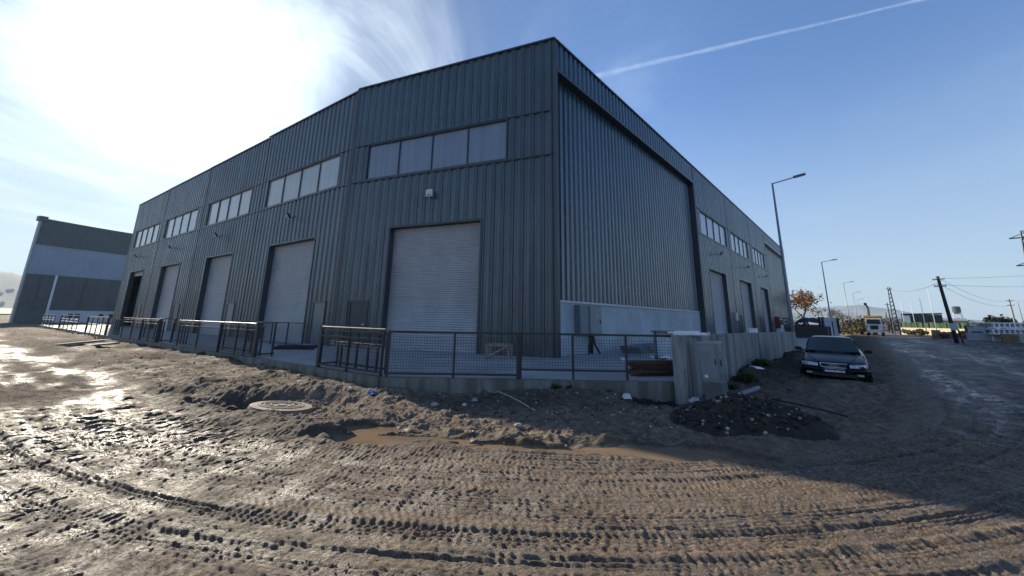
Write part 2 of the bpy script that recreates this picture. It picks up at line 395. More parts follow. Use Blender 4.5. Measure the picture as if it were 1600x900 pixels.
def ground_h(x, y, fine=True):
    x = np.asarray(x, float); y = np.asarray(y, float)
    u, v = road_uv(x, y)
    dist = np.hypot(x, y)
    fade = 1 - sstep(dist, 40, 120)
    road = sstep(v, -0.25, 0.35) * (1 - sstep(v, 8.8, 10.5))
    h = 0.05 * fbm(x * 0.25, y * 0.25, 3, 1) + 0.02 * fbm(x * 1.1, y * 1.1, 4, 9)
    # ---- road with tyre tracks
    rh = np.zeros_like(h)
    h = h * (1 - .5 * road)
    wob = np.interp(u, _US, _WOB)
    nA = 1 + 1.2 * fbm(x * 6, y * 6, 3, 5); nB = 0.35 + 1.1 * vnoise(x * 5, y * 5, 8); near = 1 - sstep(dist, 7.5, 12)
    sel = (road > 0) & (fade > 0)
    ux, vx, wx_, nA, nB, near_ = u[sel], v[sel], wob[sel], nA[sel], nB[sel], near[sel]
    acc = np.zeros_like(ux)
    for kk, (v0, wd, typ, ph, amp, dep, sg) in enumerate(TRK):
        c = v0 + wx_ * (0.4 + amp) + amp * 0.5 * np.sin(ux * 0.09 + ph)
        q = (vx - c) / wd; aq = np.abs(q); hit = aq < 2.3
        q = q[hit]; aq = aq[hit]; uu = ux[hit]; vv = vx[hit]
        ins = 1 - sstep(aq, 0.85, 1.1)
        pres = np.interp(uu, _US, _PRES[kk])
        if kk >= NT_: pres = pres * sstep(uu, 7, 12)
        val = pres * (-dep * ins + (0.005 + dep * .55) * np.exp(-((aq - 1.25) / 0.30) ** 2) * nA[hit])
        if fine:
            if typ == 0: t = np.sin((uu + sg * aq * 0.045) * 2 * PI / 0.060)
            elif typ == 1: t = np.sin((uu + sg * q * 0.06) * 2 * PI / 0.070)
            elif typ == 2: t = np.sin(vv * 2 * PI / 0.050)
            else: t = np.sin((uu + sg * aq * 0.07) * 2 * PI / 0.088)
            val = val + near_[hit] * pres * ins * (0.0046 if typ != 2 else .0062) * np.clip(t * 2.2, -1, 1) * nB[hit]
        acc[hit] += val
    rh[sel] = acc
    if fine:
        amp_ = (1 - sstep(dist, 9, 14)) * (0.50 + 0.8 * sstep(fbm(u * .5, v * 1.6, 3, 62), -0.3, 0.4))
        big = np.abs(fbm(u * 7, v * 10, 2, 60))
        wq = 2.0 * vnoise(x * 3, y * 3, 3)
        c2_ = vnoise(u * 30 + wq, v * 11, 64); c3_ = vnoise(u * .7, v * 22, 66)
        amp_ = amp_ * 0.25 + 0.85 * (1 - sstep(dist, 9.5, 14))
        bandn = vnoise(u * .35, v * 3.3, 70); pj = vnoise(u * 1.3, v * 5.0, 71)
        strokes = np.sin(u * 2 * PI / 0.066 + 17 * pj + 5 * vnoise(u * 4.5, v * 12, 74) + (bandn - .5) * 30 * v * .3) * (0.45 + 0.9 * vnoise(u * 8, v * 10, 72))
        lines = np.sin(v * 2 * PI / 0.062 + 2.5 * vnoise(u * .6, v * 2, 73))
        kx = sstep(bandn, .42, .60)
        rgt = sstep(x, 3.0, 6.5)
        rh = rh * 0.44 + 0.007 * (big - 0.25) * amp_ + amp_ * ((1 - .55 * rgt) * (1 - kx * .8) * 0.0058 * strokes + kx * 0.0066 * lines + 0.018 * (c2_ - .5) + 0.010 * (c3_ - .5))
    m_ = sstep(dist, 5, 9) * (1 - sstep(dist, 30, 50))
    rh = rh + m_ * 0.095 * (np.abs(fbm(u * 4.5, v * 2.6, 3, 68, .6)) - .2)
    h = h + road * rh * fade
    # ---- rough shoulder
    sh = (1 - sstep(v, -0.35, 0.25)) * fade
    lump = (0.10 * sstep(dist, 9, 14)) * np.abs(fbm(x * 1.6, y * 2.2, 4, 88, .65)) + 0.15 * fbm(x * 0.9, y * 0.9, 5, 3, 0.6) + 0.10 * np.maximum(0, fbm(x * 3.3, y * 3.3, 4, 4, 0.6))
    if fine: lump = lump + 0.042 * fbm(x * 9, y * 9, 4, 6, 0.65)
    h = h + sh * lump
    h = h + (1 - sstep(v, -1.2, 0.2)) * sstep(-(x), 1.0, 9.0) * 0.13 * fade
    h = h + 0.06 * np.exp(-((v + 0.12) / 0.28) ** 2) * (1 + fbm(x * 1.7, y * 1.7, 3, 33)) * fade
    # right of the yard wall: the shoulder climbs, with a spoil berm against the wall
    wx, wy = x - WA[0], y - WA[1]; wt = wx * WT[0] + wy * WT[1]; wn = wx * WN[0] + wy * WN[1]
    berm = np.exp(-((wn - 0.45) / 0.75) ** 2) * sstep(wt, 1.5, 5.0) * (1 - sstep(wt, 17, 22))
    h = h + berm * (0.20 + 0.42 * np.maximum(0, fbm(x * 1.0 + 5, y * 1.0, 4, 14, 0.6)))
    h = h + 0.13 * sstep(wt, 8, 17) * (1 - sstep(wn, 0.5, 3.0)) * (1 - sstep(wt, 40, 60))
    # pits: by the wall end, and round the manhole
    h = h - 0.30 * np.exp(-(((x - 3.45) / 0.60) ** 2 + ((y - 9.35) / 0.42) ** 2) ** 1.5)
    h = h + 0.13 * np.exp(-(((x - 1.6) / 1.2) ** 2 + ((y - 9.5) / 0.5) ** 2))
    h = h + .12 * np.exp(-(((x + 8.5) / .9) ** 2 + ((y - 8.9) / 0.4) ** 2)) - .15 * np.exp(-(((x + 7.6) / .9) ** 2 + ((y - 9.0) / 0.3) ** 2)) + .10 * np.exp(-(((x + 11.5) / 1.6) ** 2 + ((y - 11.0) / 0.7) ** 2))
    h = h - 0.26 * np.exp(-(((x + 5.55) / 1.0) ** 2 + ((y - 8.45) / 0.42) ** 2)) - 0.18 * np.exp(-(((x + 4.4) / 0.95) ** 2 + ((y - 8.15) / 0.62) ** 2))
    h = h + 0.20 * np.exp(-(((x + 4.2) / 1.5) ** 2 + ((y - 9.35) / 0.45) ** 2)) + 0.12 * np.exp(-(((x + 7.4) / 1.2) ** 2 + ((y - 9.8) / 0.6) ** 2))
    far = sstep(dist, 18, 26) * (1 - sstep(dist, 70, 85)) * sstep(x, 8, 14)
    h = h + far * sstep(v, 4.5, 7.5) * (0.16 + 0.30 * fbm(x * .55, y * .55, 4, 55, .6))
    pm = puddle_mask(x, y)
    h = h * (1 - pm) + pm * -0.075
    # beyond: the whole plain
    h = np.where(dist > 200, 0.0 + (h - 0.0) * (1 - sstep(dist, 200, 400)), h)
    return h

def axis(lo_f, hi_f, step, lo, hi, g):
    a = list(np.arange(lo_f, hi_f, step)); s = step; p = a[-1]
    while p < hi: s *= g; p += s; a.append(p)
    s = step; p = a[0]; b = []
    while p > lo: s *= g; p -= s; b.append(p)
    return np.array(b[::-1] + a)
gx = axis(-6.4, 6.0, 0.0145, -5000, 5000, 1.024)
gy = axis(2.85, 6.5, 0.0130, -60, 5000, 1.017)
gy = np.concatenate([[-5000, -2000, -500], gy])
X, Y = np.meshgrid(gx, gy)
Zg = ground_h(X, Y)
# the sheet dips under the concrete yard and the building
def inside_yard(x, y):
    a = (x - K1[0]) * KT[1] - (y - K1[1]) * KT[0]          # >0 : building side of the left edge
    s1 = -((x - K1[0]) * -KT[1] + (y - K1[1]) * KT[0])
    b = y - 9.86
    wn = (x - WA[0]) * WN[0] + (y - WA[1]) * WN[1]
    return (s1 > 0.12) & (b > 0.12) & (wn < -0.12) & ((x - K1[0]) * KT[0] + (y - K1[1]) * KT[1] < 58) & (np.hypot(x, y) < 130)
Zg = np.where(inside_yard(X, Y), -0.35, Zg)
nx, ny = len(gx), len(gy)
me = bpy.data.meshes.new('ground')
me.vertices.add(nx * ny); co = np.stack([X, Y, Zg], -1).reshape(-1, 3).astype(np.float32); me.vertices.foreach_set('co', co.ravel())
idx = np.arange(nx * ny).reshape(ny, nx)
q = np.stack([idx[:-1, :-1], idx[:-1, 1:], idx[1:, 1:], idx[1:, :-1]], -1).reshape(-1, 4)
me.loops.add(q.size); me.loops.foreach_set('vertex_index', q.ravel().astype(np.int32))
me.polygons.add(len(q)); me.polygons.foreach_set('loop_start', (np.arange(len(q)) * 4).astype(np.int32))
me.polygons.foreach_set('use_smooth', np.ones(len(q), dtype=bool))
me.update(calc_edges=True)
U, V = road_uv(X, Y)
dark = np.maximum.reduce([1.15 * np.exp(-(((X - 3.45) / 0.95) ** 2 + ((Y - 9.35) / 0.62) ** 2) ** 2.5), np.exp(-(((X + 5.5) / 1.1) ** 2 + ((Y - 8.5) / 0.45) ** 2)) * .7,
    np.exp(-(((X - 0.2) / 2.2) ** 2 + ((Y - 9.0) / 0.75) ** 2) ** 2) * 0.55,
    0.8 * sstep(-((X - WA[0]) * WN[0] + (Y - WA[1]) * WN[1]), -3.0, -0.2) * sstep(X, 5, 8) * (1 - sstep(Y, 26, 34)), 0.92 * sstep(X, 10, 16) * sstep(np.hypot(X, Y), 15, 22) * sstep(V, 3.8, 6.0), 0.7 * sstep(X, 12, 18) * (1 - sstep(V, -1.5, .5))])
pud = puddle_mask(X, Y)
slick = sstep(fbm(U * 0.16, V * 1.1, 4, 91, .6), 0.02, 0.30)           # films of water drawn out along the tracks
slick_r = slick * sstep(X, 6, 9) * sstep(np.hypot(X, Y), 9, 14) * (1 - sstep(np.hypot(X, Y), 85, 110)) * sstep(V, -0.8, 0.2) * (1 - sstep(V, 4.6, 6.2))
slick_l = sstep(fbm(U * 0.35, V * 1.3, 4, 93, .6), 0.05, 0.35) * sstep(-X, 3.5, 6.5) * sstep(V, -2.5, 0.5) * (1 - sstep(V, 8, 11)) * (1 - sstep(np.hypot(X, Y), 60, 90))
film = np.maximum(slick_r, slick_l * .5)
_p = sstep(fbm(U * .30, V * 1.0, 4, 101, .6), -0.10, 0.14)
film = film * np.where(X < 0, _p, 1)
pale = (1 - sstep(np.abs(fbm(U * 0.10, V * 1.5, 3, 95)), 0.0, 0.13)) * sstep(X, 2.5, 5.5) * sstep(V, -.2, .5) * (1 - sstep(V, 7, 9)) * (0.4 + 0.6 * vnoise(U * 1.5, V * 6, 96))
soak = sstep(-X, 0.5, 4.5) * (sstep(V, -.6, .6) + (1 - sstep(V, -.6, .6)) * sstep(-X, 4, 8) * (0.25 + 0.75 * sstep(fbm(X * .6, Y * .6, 4, 99), -.25, .15))) * (1 - sstep(V, 9, 11)) * (1 - sstep(np.hypot(X, Y), 25, 45))
wetp = np.clip(sstep(V, -0.2, 0.8) * 0.75 + sstep(-X, 2.0, 6.0) * 0.25, 0, 1) * (1 - sstep(V, 8.5, 11))
wetp = wetp * (1 - 0.92 * sstep(np.hypot(X, Y), 9.5, 13.5) * sstep(-X, 3, 6) * (1 - _p))
field = sstep(np.hypot(X, Y), 55, 80) * (1 - (sstep(V, -1.0, 0) * (1 - sstep(V, 8, 9))))
uvl = me.attributes.new('track_uv', 'FLOAT_VECTOR', 'POINT'); uvl.data.foreach_set('vector', np.stack([U, V, film], -1).reshape(-1, 3).astype(np.float32).ravel())
ex = me.attributes.new('slurry_rut_shade', 'FLOAT_VECTOR', 'POINT'); ex.data.foreach_set('vector', np.stack([pale, soak, (1 - sstep(np.abs(fbm(U * 0.08, V * 1.9, 3, 97)), 0.0, 0.12)) * sstep(V, -.2, .5) * sstep(X, 2, 5)], -1).reshape(-1, 3).astype(np.float32).ravel())
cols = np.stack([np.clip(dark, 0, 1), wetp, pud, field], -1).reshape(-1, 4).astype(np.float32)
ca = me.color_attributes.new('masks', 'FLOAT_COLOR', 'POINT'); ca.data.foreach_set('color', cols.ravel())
ground = bpy.data.objects.new('ground', me); COL.objects.link(ground); tag(ground, 'churned brown mud with curved tyre tracks around the yard corner', kind='structure')

gm = bpy.data.materials.new('mud'); gm.use_nodes = True; T = NT(gm.node_tree); b = T.n['Principled BSDF']
at = T.new('ShaderNodeAttribute'); at.attribute_name = 'masks'; sp = T.new('ShaderNodeSeparateColor'); T.link(at.outputs['Color'], sp.inputs[0])
mDark, mWet, mPud, mField = sp.outputs[0], sp.outputs[1], sp.outputs[2], at.outputs['Alpha']
P = T.new('ShaderNodeTexCoord').outputs['Object']
n1 = T.noise(P, 0.8, 5, 0.6); n2 = T.noise(P, 5.0, 6, 0.65); n3 = T.noise(P, 38.0, 4, 0.7)
ta = T.new('ShaderNodeAttribute'); ta.attribute_name = 'track_uv'; TV = ta.outputs['Vector']
ts = T.new('ShaderNodeSeparateXYZ'); T.link(TV, ts.inputs[0]); mFilm = ts.outputs[2]
st = T.noise(T.scalev(TV, (0.35, 5.0, 0.0)), 1.0, 5, 0.65); st2 = T.noise(T.scalev(TV, (1.6, 26.0, 0.0)), 1.0, 4, 0.6)
dry = T.mix(T.mapr(n2, 0.35, 0.68), (0.125, 0.096, 0.071), (0.27, 0.218, 0.165))
mudc = T.mix(T.mapr(n1, 0.3, 0.7), (0.195, 0.138, 0.093), (0.305, 0.225, 0.158))
mudc = T.mix(T.mapr(st, 0.35, 0.65, 0.0, 0.8), mudc, (0.075, 0.053, 0.037))
mudc = T.mix(T.mapr(st2, 0.5, 0.75, 0.0, 0.6), mudc, (0.36, 0.28, 0.20))
col = T.mix(mWet, dry, mudc)
ea = T.new('ShaderNodeAttribute'); ea.attribute_name = 'slurry_rut_shade'; es = T.new('ShaderNodeSeparateXYZ'); T.link(ea.outputs['Vector'], es.inputs[0])
col = T.mix(T.math('MULTIPLY', es.outputs[1], 0.74), col, (0.050, 0.042, 0.034))
col = T.mix(T.math('MULTIPLY', es.outputs[0], 0.6), col, (0.36, 0.32, 0.27))  # pale slurry lines, also painting in rut relief that the shaded side lacks
col = T.mix(T.math('MULTIPLY', es.outputs[2], 0.75), col, (0.050, 0.040, 0.032))  # dark wet rut lines, also painting in the shade of the ruts
n5 = T.noise(T.scalev(TV, (22.0, 34.0, 0.0)), 1.0, 4, 0.7)
col = T.mix(T.math('MULTIPLY', mWet, T.mapr(n5, 0.38, 0.54, 0.80, 0.0)), col, (0.046, 0.034, 0.025))  # dark flecks: shade of the fine mud relief put into the colour
col = T.mix(T.mapr(n3, 0.50, 0.66, 0.0, 0.5), col, (0.38, 0.315, 0.25))  # fine pale flecks: sunlit relief contrast put into the colour
col = T.mix(T.math('MULTIPLY', mWet, T.mapr(n5, 0.56, 0.70, 0.0, 0.65)), col, (0.48, 0.40, 0.31))  # pale flecks: glints on the wet mud put into the colour
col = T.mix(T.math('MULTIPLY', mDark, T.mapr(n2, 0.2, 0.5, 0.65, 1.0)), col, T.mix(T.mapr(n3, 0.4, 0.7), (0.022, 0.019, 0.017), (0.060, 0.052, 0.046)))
col = T.mix(T.mapr(mPud, 0.02, 0.30, 0.0, 0.65), col, (0.060, 0.043, 0.030))
col = T.mix(T.mapr(mPud, 0.55, 0.95), col, (0.17, 0.120, 0.075))
fcol = T.mix(T.mapr(T.noise(P, 0.05, 5, 0.6), 0.35, 0.65), (0.10, 0.085, 0.055), (0.20, 0.17, 0.12))
col = T.mix(mField, col, fcol)
T.link(col, b.inputs['Base Color'])
ng = T.noise(P, 1.9, 5, 0.7)
wetn = T.math('MULTIPLY', mWet, T.mapr(T.math('ADD', ng, T.math('MULTIPLY', st, 0.6)), 0.66, 0.98, 0.35, 1.0))
film = T.math('MULTIPLY', mFilm, T.mapr(n2, 0.42, 0.58, 0.0, 1.0))
wetn = T.math('MAXIMUM', wetn, T.math('MULTIPLY', mPud, 0.85))
ro = T.mapr(wetn, 0.0, 1.0, 0.95, 0.26, False)
ro = T.math('MULTIPLY', ro, T.math('SUBTRACT', 1.0, T.math('MULTIPLY', film, 0.72)))
ro = T.math('MULTIPLY', ro, T.math('SUBTRACT', 1.0, T.math('MULTIPLY', T.math('MULTIPLY', T.math('MAXIMUM', es.outputs[1], es.outputs[0]), wetn), 0.30)))
T.link(ro, b.inputs['Roughness'])
T.link(T.mapr(wetn, 0.0, 1.0, 0.10, 0.48, False), b.inputs['Specular IOR Level'])
bn = T.new('ShaderNodeBump'); bn.inputs['Strength'].default_value = 1.0; bn.inputs['Distance'].default_value = 0.042
hh = T.math('ADD', T.math('MULTIPLY', T.noise(P, 26, 6, 0.75), 1.2), T.math('ADD', T.math('MULTIPLY', T.noise(P, 70, 4, 0.7), 0.6), T.math('MULTIPLY', T.noise(P, 6.0, 3, 0.6), 2.2)))
hh = T.math('ADD', hh, T.math('MULTIPLY', T.math('MULTIPLY', T.math('ADD', st2, T.math('MULTIPLY', n5, 1.8)), mWet), 0.6))
hh = T.math('MULTIPLY', hh, T.math('SUBTRACT', 1.0, T.math('MULTIPLY', T.math('MAXIMUM', T.mapr(mPud, 0.2, 0.8), T.math('MULTIPLY', film, 0.5)), 0.88)))
T.link(hh, bn.inputs['Height']); T.link(bn.outputs[0], b.inputs['Normal'])
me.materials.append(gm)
def gh(x, y): return float(ground_h(np.array([float(x)]), np.array([float(y)]))[0])

# water lying in the ruts
pm = bpy.data.materials.new('muddy_water'); pm.use_nodes = True; T = NT(pm.node_tree); b = T.n['Principled BSDF']
P = T.new('ShaderNodeTexCoord').outputs['Object']
T.link(T.mix(T.mapr(T.noise(P, 1.2, 4, 0.6), 0.35, 0.65), (0.15, 0.105, 0.063), (0.21, 0.150, 0.092)), b.inputs['Base Color'])
b.inputs['Roughness'].default_value = 0.06; b.inputs['IOR'].default_value = 1.33
bn = T.new('ShaderNodeBump'); bn.inputs['Strength'].default_value = 0.05; bn.inputs['Distance'].default_value = 0.01
T.link(T.noise(P, 9, 3, 0.6), bn.inputs['Height']); T.link(bn.outputs[0], b.inputs['Normal'])
for pi_, (px, py, a, bb, an) in enumerate(PUDDLES):
    mb = MB(); n = 28; R_ = random.Random(int(px * 10)); pts = []
    for i in range(n):
        t = 2 * PI * i / n; k = 1.25
        x = a * k * math.cos(t); y = bb * k * math.sin(t)
        pts.append((px + x * math.cos(an) - y * math.sin(an), py + x * math.sin(an) + y * math.cos(an), -0.046 - .0025 * pi_))
    mb.add(pts, [tuple(range(n))])
    o = mb.build('puddle', pm, loc=(px, py, 0)); tag(o, kind='structure')

# ------------------------------------------------------------------ warehouse
FL = 0.31
J0 = np.array([1.79, 15.31]); J1 = np.array([-8.78, 19.63]); J5 = np.array([-43.81, 43.58])
def frame_of(a, b):
    t = (b - a) / np.linalg.norm(b - a); n = np.array([-t[1], t[0]])
    if n @ (-a) < 0: n = -n
    return a, t, n
FA = frame_of(J0, J1); FB = frame_of(J1, J5); LA = float(np.linalg.norm(J1 - J0)); LB = float(np.linalg.norm(J5 - J1))
tR = np.array([0.6678, 0.7443]); tR = tR / np.linalg.norm(tR); FR = (J0, tR, np.array([tR[1], -tR[0]])); LR = 69.0
RE = J0 + tR * LR
wh = thing('warehouse', 'large dark grey ribbed metal warehouse with five roller shutter bays facing the muddy yard corner', 'warehouse', (0, 0, 0))

def sheet(fr, s0, s1, z0, z1, d=0.0, m=M_CLAD, per=0.46, phase=0.0, dep=0.060, micro=True, name='cladding_panel'):
    """vertical trapezoidal sheet with fine ribs rolled in the wide flats"""
    o, t, n = fr
    prof = []
    k0 = math.floor((s0 - phase) / per) - 1
    s = k0 * per + phase
    unit = [(0.00, 0.0), (0.03, 1.0)]
    if micro:
        for a in (0.075, 0.115, 0.155): unit += [(a - .008, 1.0), (a, 0.72), (a + .008, 1.0)]
    unit += [(0.20, 1.0), (0.23, 0.0)]
    if micro: unit += [(0.305, 0.0), (0.315, 0.2), (0.325, 0.0)]
    k = per / 0.40
    while s < s1:
        for a, h in unit: prof.append((s + a * k, h * dep))
        s += per
    prof.append((s + 1, 0))
    P = []
    for i in range(len(prof) - 1):
        (a, ha), (b_, hb) = prof[i], prof[i + 1]
        if b_ <= s0 or a >= s1: continue
        if a < s0: ha = ha + (hb - ha) * (s0 - a) / (b_ - a); a = s0
        if not P: P.append((a, ha))
        if b_ > s1: hb = ha + (hb - ha) * (s1 - a) / (b_ - a); b_ = s1
        P.append((b_, hb))
    V, F = [], []
    for a, h in P:
        for z in (z0, z1): V.append((o[0] + t[0] * a + n[0] * (d + h), o[1] + t[1] * a + n[1] * (d + h), z))
    for i in range(len(P) - 1): F.append((2 * i, 2 * i + 2, 2 * i + 3, 2 * i + 1))
    mb = MB(); mb.add(V, F)
    return mb.build(name, m, wh)
def pbox(fr, name, m, *a, parent=None):
    mb = MB(); mb.obox(fr[0], fr[1], fr[2], *a); return mb.build(name, m, parent or wh)

def window(fr, s0, s1, z0, z1, m, npan=4):
    mb = MB(); f = fr
    for a in ((s0 - .07, s1 + .07, z1, z1 + .07, -.06, .075), (s0 - .07, s1 + .07, z0 - .07, z0, -.06, .09), (s0 - .07, s0, z0, z1, -.06, .07), (s1, s1 + .07, z0, z1, -.06, .07)):
        mb.obox(f[0], f[1], f[2], *a)
    wd = mb.build('window', M_TRIM, wh)
    L = (s1 - s0) / npan
    for k in range(1, npan):
        mu = MB(); mu.obox(f[0], f[1], f[2], s0 + L * k - .022, s0 + L * k + .022, z0, z1, -.05, .025); mu.build('mullion', M_TRIM, wd)
    for k in range(npan):
        a, b_ = s0 + L * k + .022, s0 + L * (k + 1) - .022
        mp = MB(); tl = random.uniform(-.006, .006)
        V = [(f[0][0] + f[1][0] * s_ + f[2][0] * d_, f[0][1] + f[1][1] * s_ + f[2][1] * d_, z_) for s_, z_, d_ in ((a, z0, tl - .04), (b_, z0, -tl - .04), (b_, z1, -tl - .04 + random.uniform(-.008, .008)), (a, z1, tl - .04))]
        mp.add(V, [(0, 1, 2, 3)])
        x = mp.build('pane', m, wd, uvs=[(a, 0), (b_, 0), (b_, z1 - z0), (a, z1 - z0)])
def shutter(fr, s0, s1, z0, z1, opened=False, side_trim=M_TRIM):
    o, t, n = fr; R = -0.34
    # reveal and surround
    mb = MB()
    mb.obox(o, t, n, s0 - .10, s0, z0, z1 + .10, R, .085); mb.obox(o, t, n, s1, s1 + .10, z0, z1 + .10, R, .085); mb.obox(o, t, n, s0, s1, z1, z1 + .10, R, .085)
    mb.build('shutter_surround', side_trim, wh)
    prof = []; z = z1 if not opened else z1
    zb = z0 + 0.02 if not opened else z1 - 0.35
    p = 0.104
    while z > zb:
        for f_, h in ((0, 0.0), (0.16, 0.034), (0.36, 0.046), (0.66, 0.040), (0.86, 0.0)): prof.append((z - f_ * p, h))
        z -= p
    V, F = [], []
    for z, h in prof:
        for s_ in (s0, s1): V.append((o[0] + t[0] * s_ + n[0] * (R + .05 + h), o[1] + t[1] * s_ + n[1] * (R + .05 + h), max(z, zb)))
    for i in range(len(prof) - 1): F.append((2 * i, 2 * i + 1, 2 * i + 3, 2 * i + 2))
    mb = MB(); mb.add(V, F); sh = mb.build('roller_shutter', M_SHUT, wh)
    mb = MB(); mb.obox(o, t, n, s0, s1, zb - .06, zb + .05, R + .02, R + .09); x = mb.build('bottom_rail', M_GALV, sh)
    if opened:
        sh['label'] = 'roller shutter rolled up above the open dark bay'
def wicket(fr, s0, s1, m=M_DOOR, label=None):
    o, t, n = fr; z0, z1 = FL, 2.50
    mb = MB(); mb.obox(o, t, n, s0, s0 + .09, z0, z1, .0, .10); mb.obox(o, t, n, s1 - .09, s1, z0, z1, .0, .10); mb.obox(o, t, n, s0 + .09, s1 - .09, z1 - .09, z1, .0, .10)
    mb.build('door_frame', M_TRIM, wh)
    mb = MB(); mb.obox(o, t, n, s0 + .09, s1 - .09, z0 + .02, z1 - .09, .0, .065); d = mb.build('door', m, wh)
    if label: d['label'] = label
    mb = MB(); mb.obox(o, t, n, s0 + .15, s0 + .19, 1.30, 1.42, .065, .10); mb.obox(o, t, n, s0 + .15, s0 + .30, 1.36, 1.385, .10, .125); mb.build('handle', M_CHROME, d)
def flood(fr, s0, z0, sq=False):
    o, t, n = fr
    f = lambda s_, z_, d_: (o[0] + t[0] * s_ + n[0] * d_, o[1] + t[1] * s_ + n[1] * d_, z_)
    if sq:
        mb = MB(); mb.obox(o, t, n, s0 - .16, s0 + .16, z0 - .17, z0 + .17, .20, .30); l = mb.build('floodlight', M_WHITE, wh)
        mb = MB(); mb.obox(o, t, n, s0 - .12, s0 + .12, z0 - .02, z0 + .13, .30, .306); mb.build('lens', M_GALV, l)
        mb = MB(); mb.obox(o, t, n, s0 - .12, s0 + .12, z0 - .15, z0 - .05, .30, .306); mb.build('driver_cover', M_CABINET, l)
        mb = MB(); mb.bar(f(s0, z0, .03), f(s0, z0, .22), .025); mb.build('bracket', M_TRIM, l)
    else:
        mb = MB(); c = f(s0, z0 + .03, .52)
        Rm = Matrix.Rotation(math.atan2(n[1], n[0]), 3, 'Z') @ Matrix.Rotation(rad(35), 3, 'Y')
        mb.box(c, (.10, .34, .30), M=Rm); l = mb.build('floodlight', M_BLACKP, wh)
        mb = MB(); mb.box(Vector(c) + Rm @ Vector((.054, 0, 0)), (.006, .28, .24), M=Rm); mb.build('lens', M_GALV, l)
        mb = MB(); mb.bar(f(s0, z0 + .10, .02), f(s0, z0 - .06, .28), .022); mb.bar(f(s0, z0 - .06, .28), f(s0, z0 + .02, .5), .022); mb.build('bracket', M_BLACKP, l)

WT_, WB_, ST = 10.68, 8.78, 6.00
def bay(fr, a, b_, win, sh, door, H, m=M_CLAD, mp=M_PANE, opened=False, doorm=M_DOOR, dlabel=None, light=None, sq=False, micro=True):
    """one bay: a..b_ along the facade"""
    w0, w1 = win; s0, s1 = sh
    tr = .11
    sheet(fr, a + tr, b_ - tr, WT_ + .11, H - .05, m=m, micro=micro)
    sheet(fr, a + tr, w0 - .07, WB_ - .05, WT_ + .05, m=m, micro=micro); sheet(fr, w1 + .07, b_ - tr, WB_ - .05, WT_ + .05, m=m, micro=micro)
    pbox(fr, 'drip_trim', M_TRIM, a + tr, w0 - .07, WT_ + .05, WT_ + .11, -.02, .085); pbox(fr, 'drip_trim', M_TRIM, w1 + .07, b_ - tr, WT_ + .05, WT_ + .11, -.02, .085)
    pbox(fr, 'drip_trim', M_TRIM, w0 - .07, w1 + .07, WT_ + .071, WT_ + .11, -.02, .10)
    pbox(fr, 'drip_trim', M_TRIM, a + tr, b_ - tr, WB_ - .14, WB_ - .072, -.02, .095)
    top = WB_ - .14
    sheet(fr, s0 - .10, s1 + .10, ST + .10, top, m=m, micro=micro)
    sheet(fr, a + tr, s0 - .10, FL, top, m=m, micro=micro); sheet(fr, s1 + .10, b_ - tr, FL, top, m=m, micro=micro)
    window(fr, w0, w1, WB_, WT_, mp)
    shutter(fr, s0, s1, FL, ST, opened)
    if door: wicket(fr, door[0], door[1], doorm, dlabel)
    flood(fr, light if light is not None else (s0 + s1) / 2, 7.5, sq)
def coping(fr, a, b_, H): pbox(fr, 'coping', M_TRIM, a, b_, H - .05, H + .03, -.25, .12)
def post(fr, s, H, w_=.12, z0=FL): pbox(fr, 'corner_trim', M_TRIM, s - w_, s + w_, z0, H + .01, -.05, .075)

HA = 14.36
bay(FA, 0.0, LA, (2.28, 10.28), (3.42, 8.37), (9.29, 10.47), HA, light=6.1, sq=True)
coping(FA, -.05, LA, HA); post(FA, LA - .02, HA - .01)
U_ = LB / 4
HB = [14.24, 14.14, 14.12, 14.10]
wins = [(1.13, 9.6), (12.07 - U_, 19.92 - U_), (22.36 - 2 * U_, 30.48 - 2 * U_), (32.8 - 3 * U_, 40.93 - 3 * U_)]
shs = [(2.69, 7.96), (13.48 - U_, 18.23 - U_), (24.15 - 2 * U_, 29.01 - 2 * U_), (34.79 - 3 * U_, 39.40 - 3 * U_)]
drs = [(0.77, 1.98), (11.64 - U_, 12.86 - U_), (22.2 - 2 * U_, 23.5 - 2 * U_), (32.7 - 3 * U_, 34.0 - 3 * U_)]
for k in range(4):
    a = k * U_
    bay(FB, a, a + U_, (a + wins[k][0], a + wins[k][1]), (a + shs[k][0], a + shs[k][1]), (a + drs[k][0], a + drs[k][1]), HB[k], mp=M_PANEL,
        opened=(k == 3), doorm=M_DOORG if k < 2 else M_DOOR, dlabel='lighter grey personnel door' if k < 2 else None, light=a + [5.2, 5.3, 5.05, 5.0][k], micro=(k < 2))
    coping(FB, a, a + U_, HB[k]); post(FB, a + (.14 if k == 0 else 0), HB[k])
post(FB, LB - .1, HB[3])
